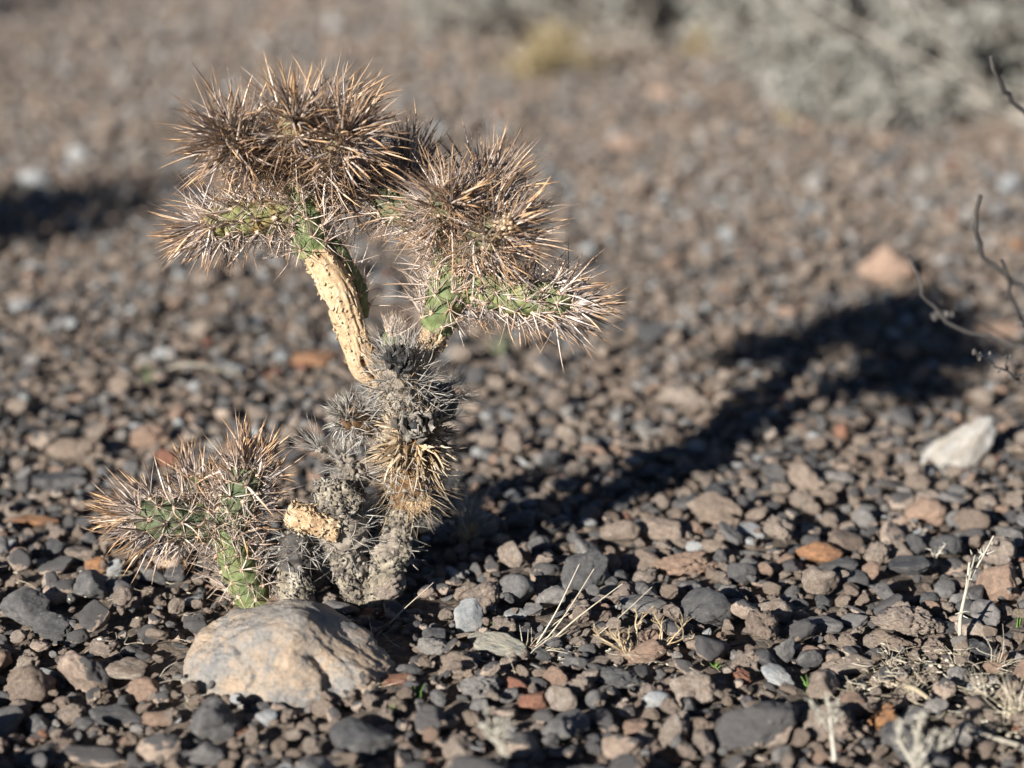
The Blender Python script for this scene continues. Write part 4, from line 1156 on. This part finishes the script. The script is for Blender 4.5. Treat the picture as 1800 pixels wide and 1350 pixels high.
# ------------------------------------------------------------------ dry grasses, weeds, twigs
def gp(px, py): return G(px, py, 0.004)
def stalk_px(g, pts, y_off, rad, m=5, r=0.5, ground_first=True):
    """stalk through picture points standing at the depth of its foot"""
    b = G(pts[0][0], pts[0][1], 0.002)
    out = []
    for i, p in enumerate(pts):
        rr = ray(p[0], p[1]); dy = p[2] if len(p) > 2 else 0.0
        yy = b.y + y_off * i / max(1, len(pts) - 1) + dy
        out.append(Vector((0, 0, CAMH)) + rr * (yy / rr.y))
    tube(g, [list(o) for o in out], rad, m, n=4 * len(pts), r=r)
    return out
def plant(name, loc, label, cat, geo_mats, group=None):
    e = empty(name, loc, label, cat, group)
    for nm, g, mats in geo_mats: link(nm, g.mesh(nm, mats), e)
    return e
# straw tuft by the lichen stone: four tall stalks and short blades
g = Geo()
for pts, r0 in (([(925, 1160), (975, 1080), (1018, 992)], .00046), ([(930, 1160), (990, 1085), (1044, 1000)], .00046), ([(930, 1162), (1010, 1090), (1094, 1026)], .0005),
                ([(1020, 1140), (1085, 1088), (1146, 1032)], .0004), ([(925, 1160), (960, 1110), (1000, 1078)], .00042), ([(940, 1158), (985, 1118), (1020, 1100)], .00042),
                ([(946, 1112), (930, 1094), (914, 1076)], .0008), ([(935, 1160), (985, 1152), (1030, 1150)], .0005)):
    stalk_px(g, pts, 0.01, (r0, r0 * .4), r=random.random())
for _ in range(34):
    a = random.gauss(0.5, .5); l = random.uniform(25, 70)
    x0, y0 = 935 + random.gauss(0, 10), 1160 + random.gauss(0, 5)
    stalk_px(g, [(x0, y0), (x0 + l * .5 * math.sin(a), y0 - l * .5 * math.cos(a)), (x0 + l * math.sin(a * 1.3), y0 - l * math.cos(a * 1.3))], random.uniform(-.02, .02), (.0004, .0001), 4, random.random())
plant("straw_tuft", gp(935, 1165), "tuft of four long straw stalks leaning right beside the striped lichen stone", "dry grass", [("stalks", g, [M_straw])])
# long stalk by the trunk
g = Geo()
for pts in ([(650, 1130), (700, 1080), (762, 1024)], [(655, 1120), (690, 1092), (705, 1075), (712, 1062)], [(640, 1135), (680, 1112), (716, 1098)], [(655, 1135), (653, 1110), (648, 1085)],
            [(600, 1190), (680, 1150), (640, 1128)], [(610, 1215), (680, 1195), (740, 1180)]):
    stalk_px(g, pts, 0.012, (.00045, .0002), 4, random.random())
plant("dry_stalks", gp(655, 1130), "few thin pale stalks standing right of the boulder by the trunk foot", "dry grass", [("stalks", g, [M_straw])])
# dry tan branching weed
def weed(base, height, spreadx, n_main, mat, rad, seed, depth=3, curl=0.25, bud=0.0, lean=(0, 0)):
    rnd = random.Random(seed)
    g, gb = Geo(), Geo()
    iv, i3 = ICO[1]
    def grow(p, d, l, r, k):
        q = [np.array(p)]
        dd = np.array(d)
        for i in range(3):
            dd = dd + np.array([rnd.gauss(0, curl), rnd.gauss(0, curl), rnd.gauss(0.08, curl * .5)]); dd /= np.linalg.norm(dd)
            q.append(q[-1] + dd * l / 3)
        tube(g, q, (r, r * .6), 4 if k else 5, n=7, r=rnd.random())
        if bud:
            for _ in range(2 + 2 * (k == 0)):
                c = q[rnd.randrange(1, 4)] + np.array([rnd.gauss(0, 1) for _ in range(3)]) * r
                for _k in range(3):
                    ax_ = np.array([rnd.gauss(0, 1), rnd.gauss(0, 1), rnd.gauss(.6, .6)]); ax_ /= np.linalg.norm(ax_)
                    l_ = bud * rnd.uniform(.9, 2.2)
                    tube(gb, [c, c + ax_ * l_ * .5, c + ax_ * l_ + np.array([rnd.gauss(0, .2) * l_ for _ in range(3)])], (bud * .28, bud * .08), 4, n=4, r=rnd.random())
        if k <= 0: return
        for _ in range(rnd.choice((2, 3, 3))):
            i = rnd.choice((1, 2, 2, 3))
            nd = dd + np.array([rnd.gauss(0, spreadx), rnd.gauss(0, spreadx), rnd.gauss(0.1, .25)]); nd /= np.linalg.norm(nd)
            grow(q[i], nd, l * rnd.uniform(.45, .72), r * .6, k - 1)
    for _ in range(n_main):
        d = np.array([rnd.gauss(lean[0], .35 * (n_main > 1)), rnd.gauss(lean[1], .3 * (n_main > 1)), 1.0]); d /= np.linalg.norm(d)
        grow(base, d, height, rad, depth)
    return g, gb
b = gp(1112, 1165)
g, _ = weed(b, 0.016, .55, 4, M_forb, .0007, 5, 3)
b2 = gp(1150, 1150)
g2, _ = weed(gp(1150, 1160), 0.016, .6, 2, M_forb, .0006, 9, 3, lean=(.5, 0))
plant("dry_weed", b, "small dry tan branching weed left of the big smooth dark grey stone", "weed", [("stems", g, [M_forb]), ("stems", g2, [M_forb])])

def fuzzy(px, py, hpx, seed, label, name, depth=2, nm=1, rad=.0012, lean=(0, 0), bud=.0016, spreadx=.45, frac=.45):
    b = gp(px, py)
    _, _, zc = project(b)
    H = hpx * zc / FPX
    g, gb = weed(b, H * frac, spreadx, nm, M_weed, rad, seed, depth, .12, bud, lean)
    mats = [("stem", g, [M_weed])]
    if gb.v: mats.append(("buds", gb, [M_weed]))
    e = plant(name, b, label, "weed", mats)
    return e
fuzzy(1468, 1350, 200, 3, "fuzzy pale weed standing in front of the large crusted tan boulder", "pale_weed", 3, 1, .0012, (0, 0), .0013, .42, .46)
fuzzy(1600, 1400, 180, 8, "forked pale weed at the bottom right", "pale_weed", 3, 2, .0017, (0, 0), .0013, .40, .46)
fuzzy(885, 1400, 160, 12, "single blurred pale stalk at the bottom centre", "pale_weed", 2, 1, .0017, (.05, 0), .0022, .3, .75)
fuzzy(1688, 1130, 200, 21, "tall pale stalk with scaly leaves standing at the right", "pale_stalk", 1, 1, .0012, (0, 0), .0020, .3, .78)
fuzzy(1640, 1010, 70, 27, "short pale stub left behind the tall pale stalk", "pale_stalk", 1, 1, .0009, (0, 0), .0014, .4, .55)
# straw tufts at right
def tuft(px, py, n, hpx, mat, label, name="straw_tuft", cat="dry grass", spread=.8, rad=.0002, seed=1):
    rnd = random.Random(seed); g = Geo()
    b = gp(px, py); _, _, zc = project(b); H = hpx * zc / FPX
    for _ in range(n):
        a = rnd.uniform(0, 6.28); tl = abs(rnd.gauss(0, spread))
        l = H * rnd.uniform(.4, 1.05)
        d = np.array([math.cos(a) * math.sin(tl), math.sin(a) * math.sin(tl), max(math.cos(tl), .02)])
        p0 = np.array(b) + np.array([rnd.gauss(0, 1), rnd.gauss(0, 1), 0]) * H * .08
        bend = np.array([rnd.gauss(0, .15), rnd.gauss(0, .15), -abs(rnd.gauss(0, .15))]) * l
        tube(g, [p0, p0 + d * l * .5, p0 + d * l + bend], (rad, rad * .3), 4, n=6, r=rnd.random())
    return plant(name, b, label, cat, [("blades", g, [mat])])
tuft(1688, 1180, 34, 60, M_straw, "spiky straw tuft right below the tall pale stalk", seed=3)
tuft(1752, 1172, 16, 80, M_straw, "star shaped straw tuft with long rays near the right edge", seed=5, spread=1.0)
tuft(1560, 1170, 14, 60, M_straw, "sparse straw blades right of the ridged slab", seed=7)
tuft(1600, 1232, 22, 70, M_straw, "thin wispy grass in the litter left of the brown and grey stone", seed=61, spread=.9, rad=.00018)
tuft(1722, 1238, 26, 85, M_straw, "thin wispy grass right of the brown and grey stone", seed=62, spread=.8, rad=.00018)
tuft(1500, 1228, 16, 50, M_straw, "low wispy grass below the ridged grey tan slab", seed=63, spread=1.0, rad=.00018)
tuft(1780, 1260, 60, 90, M_straw, "thick bundle of bleached straw at the lower right edge", seed=9, rad=.0003)
tuft(620, 1222, 26, 60, M_straw, "thin straw wisps under the right end of the boulder", seed=11, spread=1.2, rad=.0003)
tuft(735, 1240, 9, 45, M_sprout, "green grass sprout right of the flat brick red stone", "grass_sprout", "grass", .25, .0006, 21)
tuft(690, 1272, 7, 45, M_sprout, "green grass sprout above the large dark grey stone", "grass_sprout", "grass", .25, .0006, 22)
tuft(1418, 1218, 9, 38, M_sprout, "green grass sprout right of the pale grey oval stone", "grass_sprout", "grass", .22, .0006, 23)
tuft(870, 1128, 4, 36, M_sprout, "two green blades between the flake and the straw tuft", "grass_sprout", "grass", .15, .0006, 24)
tuft(1258, 1178, 6, 24, M_sprout, "tiny green sprout left of the whitish crusted stone", "grass_sprout", "grass", .4, .0005, 25)
tuft(350, 1238, 8, 26, M_sprout, "tiny green sprout at the left foot of the boulder", "grass_sprout", "grass", .7, .0005, 26)
tuft(478, 1250, 6, 24, M_sprout, "tiny green sprout at the front foot of the boulder", "grass_sprout", "grass", .7, .0005, 27)
tuft(1790, 1100, 6, 36, M_sprout, "green sprout at the right edge beside grey stones", "grass_sprout", "grass", .3, .0007, 28)
tuft(55, 1190, 6, 20, M_sprout, "tiny green sprout between the stones at the left", "grass_sprout", "grass", .6, .0005, 29)
tuft(880, 620, 12, 60, M_pale_sprout, "blurred green sprout far behind the cactus", "grass_sprout", "grass", .5, .0008, 30)
tuft(262, 670, 10, 40, M_pale_sprout, "blurred pale green sprout at the left behind the cactus", "grass_sprout", "grass", .5, .0008, 31)

# litter of straw pieces and chips
def litter():
    g = Geo(); rnd = random.Random(5)
    spots = [(1560, 1230, 90, 40, 90), (1740, 1270, 70, 50, 90), (900, 1200, 200, 50, 60), (560, 1235, 160, 18, 70), (620, 1120, 100, 25, 30), (160, 1040, 160, 50, 26), (1100, 1200, 120, 50, 50), (300, 1190, 200, 60, 24), (1640, 1190, 120, 30, 60)]
    for (cx, cy, sx, sy, n) in spots:
        for _ in range(n):
            p = G(rnd.gauss(cx, sx * .6), rnd.gauss(cy, sy * .6), 0)
            l = rnd.uniform(.003, .012) * (1 if cy > 1100 else 1.3); a = rnd.uniform(0, 6.28)
            z = rnd.uniform(.004, .013)
            d = np.array([math.cos(a), math.sin(a), rnd.gauss(0, .25)])
            q = np.array([p.x, p.y, z])
            tube(g, [q, q + d * l * .5 + np.array([rnd.gauss(0, .1), rnd.gauss(0, .1), rnd.gauss(0, .06)]) * l, q + d * l], (rnd.uniform(.0001, .0003), .0001), 4, n=5, r=rnd.random())
        for _ in range(n // 2):
            p = G(rnd.gauss(cx, sx * .6), rnd.gauss(cy, sy * .6), 0); q = np.array([p.x, p.y, rnd.uniform(.004, .010)])
            iv, i3 = ICO[1]
            a = rnd.uniform(0, 3.14)
            vv = iv * np.array([.0014, .0008, .0003]) * rnd.uniform(.6, 1.5)
            vv = vv @ np.array([[math.cos(a), math.sin(a), 0], [-math.sin(a), math.cos(a), .3], [0, 0, 1]])
            g.add(vv + q, f3=i3, t=.5, r=rnd.random())
    o = link("plant_litter", g.mesh("plant_litter", [M_straw]))
    tag(o, "bleached straw bits and chips scattered between the stones", "plant litter", None, 'stuff')
litter()
# a dry stick lying in the litter
g = Geo(); a = G(1590, 1205, .010); b = G(1632, 1228, .010); tube(g, [a, (a + b) / 2 + Vector((0, 0, .001)), b], (.0014, .0010), 7, n=8)
o = link("dry_stick", g.mesh("dry_stick", [M_straw])); tag(o, "short pale dry stick lying in the straw litter", "stick")
g = Geo(); a = G(1700, 1283, .010); b = G(1790, 1310, .008); tube(g, [a, (a + b) / 2, b], (.0014, .0012), 7, n=8)
o = link("dry_stick", g.mesh("dry_stick", [M_weed])); tag(o, "long grey stick lying below the bleached straw bundle", "stick")
g = Geo(); a = G(700, 905, .008); pts_ = [G(420, 655, .01), G(330, 640, .02), G(280, 655, .01)]; tube(g, [list(p) for p in pts_], (.0022, .001), 6, n=10)
o = link("dry_stick", g.mesh("dry_stick", [M_weed])); tag(o, "blurred curved grey twig on the gravel behind the cactus", "stick")

# dry shrub whose twigs reach in from the right
def right_shrub():
    loc = Vector((0.42, 1.35, 0))
    e = empty("dry_shrub", loc, "dark bare shrub reaching thin twigs in from the right edge", "shrub")
    def at(px, py, y):
        r = ray(px, py); return np.array(Vector((0, 0, CAMH)) + r * (y / r.y))
    def branch(pts, y0, y1, rad, buds=0, mat=M_twig, seed=0):
        g = Geo(); rnd = random.Random(seed)
        P = [at(p[0], p[1], y0 + (y1 - y0) * i / (len(pts) - 1)) for i, p in enumerate(pts)]
        Q = []
        for a_, b_ in zip(P[:-1], P[1:]):
            for t_ in (0, .35, .7): Q.append(a_ + (b_ - a_) * t_ + np.array([rnd.gauss(0, .0011) for _ in range(3)]))
        if len(pts) > 3: P = Q + [P[-1]]
        P.append(np.array([loc.x, loc.y, 0.0]) + np.array([rnd.gauss(0, .01), rnd.gauss(0, .01), 0]))
        tube(g, P, (rad * .65, rad * 2.0), 6, n=60, r=.4)
        iv, i3 = ICO[1]
        for _ in range(buds):
            i = rnd.random() * (len(P) - 2.2); k = int(i); p = P[k] + (P[k + 1] - P[k]) * (i - k)
            g.add(iv * rnd.uniform(.0008, .0016) * np.array([1, 1, 1.6]) + p + np.array([rnd.gauss(0, .0015) for _ in range(3)]), f3=i3, t=.5, r=rnd.random())
        link("branch", g.mesh("branch", [mat]), e)
    branch([(1738, 100), (1760, 145), (1775, 178), (1802, 200), (1850, 260)], 1.12, 1.16, .0017, seed=1)
    branch([(1715, 345), (1718, 410), (1745, 465), (1800, 505), (1870, 600)], 1.10, 1.16, .0018, seed=2)
    branch([(1762, 455), (1772, 520), (1802, 562), (1850, 640)], 1.10, 1.16, .0015, 6, seed=3)
    branch([(1598, 448), (1622, 520), (1660, 562), (1720, 588), (1800, 614), (1900, 700)], 1.12, 1.16, .0014, 4, seed=4)
    branch([(1640, 560), (1675, 548), (1672, 540)], 1.17, 1.17, .0006, 8, seed=14)
    branch([(1720, 620), (1745, 637), (1775, 655), (1805, 668), (1880, 720)], 1.05, 1.10, .0007, 10, seed=5)
    branch([(1765, 610), (1766, 630), (1770, 652), (1840, 700)], 1.05, 1.10, .0004, 6, seed=6)
    branch([(1738, 957), (1765, 954), (1805, 962), (1900, 980)], 1.0, 1.12, .0007, 12, M_weed, seed=7)
    branch([(1770, 785), (1790, 796), (1810, 812), (1900, 860)], 1.2, 1.25, .0006, 2, seed=8)
right_shrub()

# ------------------------------------------------------------------ background shrubs
def shrub(loc, rx, ry, H, nst, nleaf, label, seed, leafmat=M_leaf, leaf=0.006):
    rnd = random.Random(seed)
    g, gl = Geo(), Geo()
    tips = []
    for _ in range(nst):
        a = rnd.uniform(0, 6.283); q = math.sqrt(rnd.random())
        top = np.array([loc[0] + math.cos(a) * rx * q, loc[1] + math.sin(a) * ry * q, H * (1 - .55 * q * q) * rnd.uniform(.55, 1.05)])
        b0 = np.array([loc[0] + rnd.gauss(0, rx * .12), loc[1] + rnd.gauss(0, ry * .12), 0])
        mid = b0 * .45 + top * .55; mid[2] = top[2] * .42; mid += np.array([rnd.gauss(0, .02), rnd.gauss(0, .02), 0])
        tube(g, [b0, mid, top], (.003, .0012), 4, n=8, r=rnd.random())
        for _ in range(7):
            t = rnd.uniform(.3, 1); p = (1 - t) ** 2 * b0 + 2 * t * (1 - t) * mid + t * t * top
            d = np.array([rnd.gauss(0, 1), rnd.gauss(0, 1), rnd.gauss(.5, .7)]); d /= np.linalg.norm(d)
            l = rnd.uniform(.03, .10) * H / .35
            e = p + d * l; e[2] = max(e[2], .01)
            tube(g, [p, (p + e) / 2 + np.array([rnd.gauss(0, .006) for _ in range(3)]), e], (.0013, .0007), 3, n=4, r=rnd.random())
            tips.append((p, e))
    per = nleaf // len(tips)
    V_, n_ = [], 0
    T = np.array([[*p, *e] for p, e in tips]); T = np.repeat(T, per, 0)
    u = rng.random((len(T), 1)) ** .7
    c = T[:, :3] + (T[:, 3:] - T[:, :3]) * u + rng.normal(size=(len(T), 3)) * leaf * .7
    d = rng.normal(size=(len(T), 3)); d /= np.linalg.norm(d, axis=1)[:, None]
    w = np.cross(d, rng.normal(size=(len(T), 3))); w /= np.linalg.norm(w, axis=1)[:, None]
    s = leaf * rng.uniform(.6, 1.4, (len(T), 1))
    v = np.stack([c - d * s, c + w * s * .35 + np.cross(d, w) * s * .08, c + d * s, c - w * s * .35 + np.cross(d, w) * s * .08], 1).reshape(-1, 3)
    f = np.arange(len(T) * 4).reshape(-1, 4)
    rr = np.repeat(rng.random(len(T)), 4)
    e = empty("shrub", (loc[0], loc[1], 0), label, "shrub", "grey green shrubs in the background")
    link("branches", g.mesh("branches", [M_stem]), e)
    me = mesh_np("foliage", v, [f], [leafmat], False, None, {"r": ('FLOAT', rr), "t": ('FLOAT', rr), "pl": ('FLOAT_VECTOR', v)})
    o = link("foliage", me, e); o["kind"] = "stuff"
p = G(1740, 262); shrub((p.x + .13, p.y + .16), .42, .22, .38, 100, 24000, "wide grey green shrub filling the upper right corner", 1)
p = G(1460, 196); shrub((p.x + .02, p.y + .15), .22, .18, .34, 70, 13000, "pale grey green shrub at the top right of centre", 2)
p = G(1120, 108); shrub((p.x, p.y + .16), .42, .20, .32, 80, 15000, "hazy grey shrub at the top centre behind the ochre grass", 3)
p = G(890, 100); shrub((p.x - .02, p.y + .22), .18, .16, .25, 40, 5000, "pale shrub left behind the ochre grass at the top", 4)
p = G(1490, 235); shrub((p.x + .02, p.y + .06), .14, .10, .10, 30, 2500, "small low twiggy shrub under the pale grey green shrub", 5)
p = G(-330, 640); shrub((p.x - .10, p.y + .30), .14, .09, .22, 34, 1500, "dense shrub standing outside the left edge", 6, leaf=.008)
p = G(-300, 40); shrub((p.x, p.y), .3, .16, .26, 40, 3000, "far shrub standing outside the upper left corner", 7)
def ogr(px, py, n, h, label, seed):
    return tuft(px, py, n, h, M_ochre, label, "ochre_grass", "dry grass", .95, .0014, seed)
ogr(975, 125, 260, 110, "ochre dead grass clump in front of the top centre shrub", 41)
ogr(930, 140, 150, 75, "low ochre grass left of the larger ochre clump", 43)
ogr(1235, 90, 150, 65, "small dark ochre grass clump at the foot of the top shrub", 42)
ogr(1400, 215, 120, 60, "faint yellowish grass at the foot of the small low shrub", 44)
print("DONE", len(bpy.data.objects))
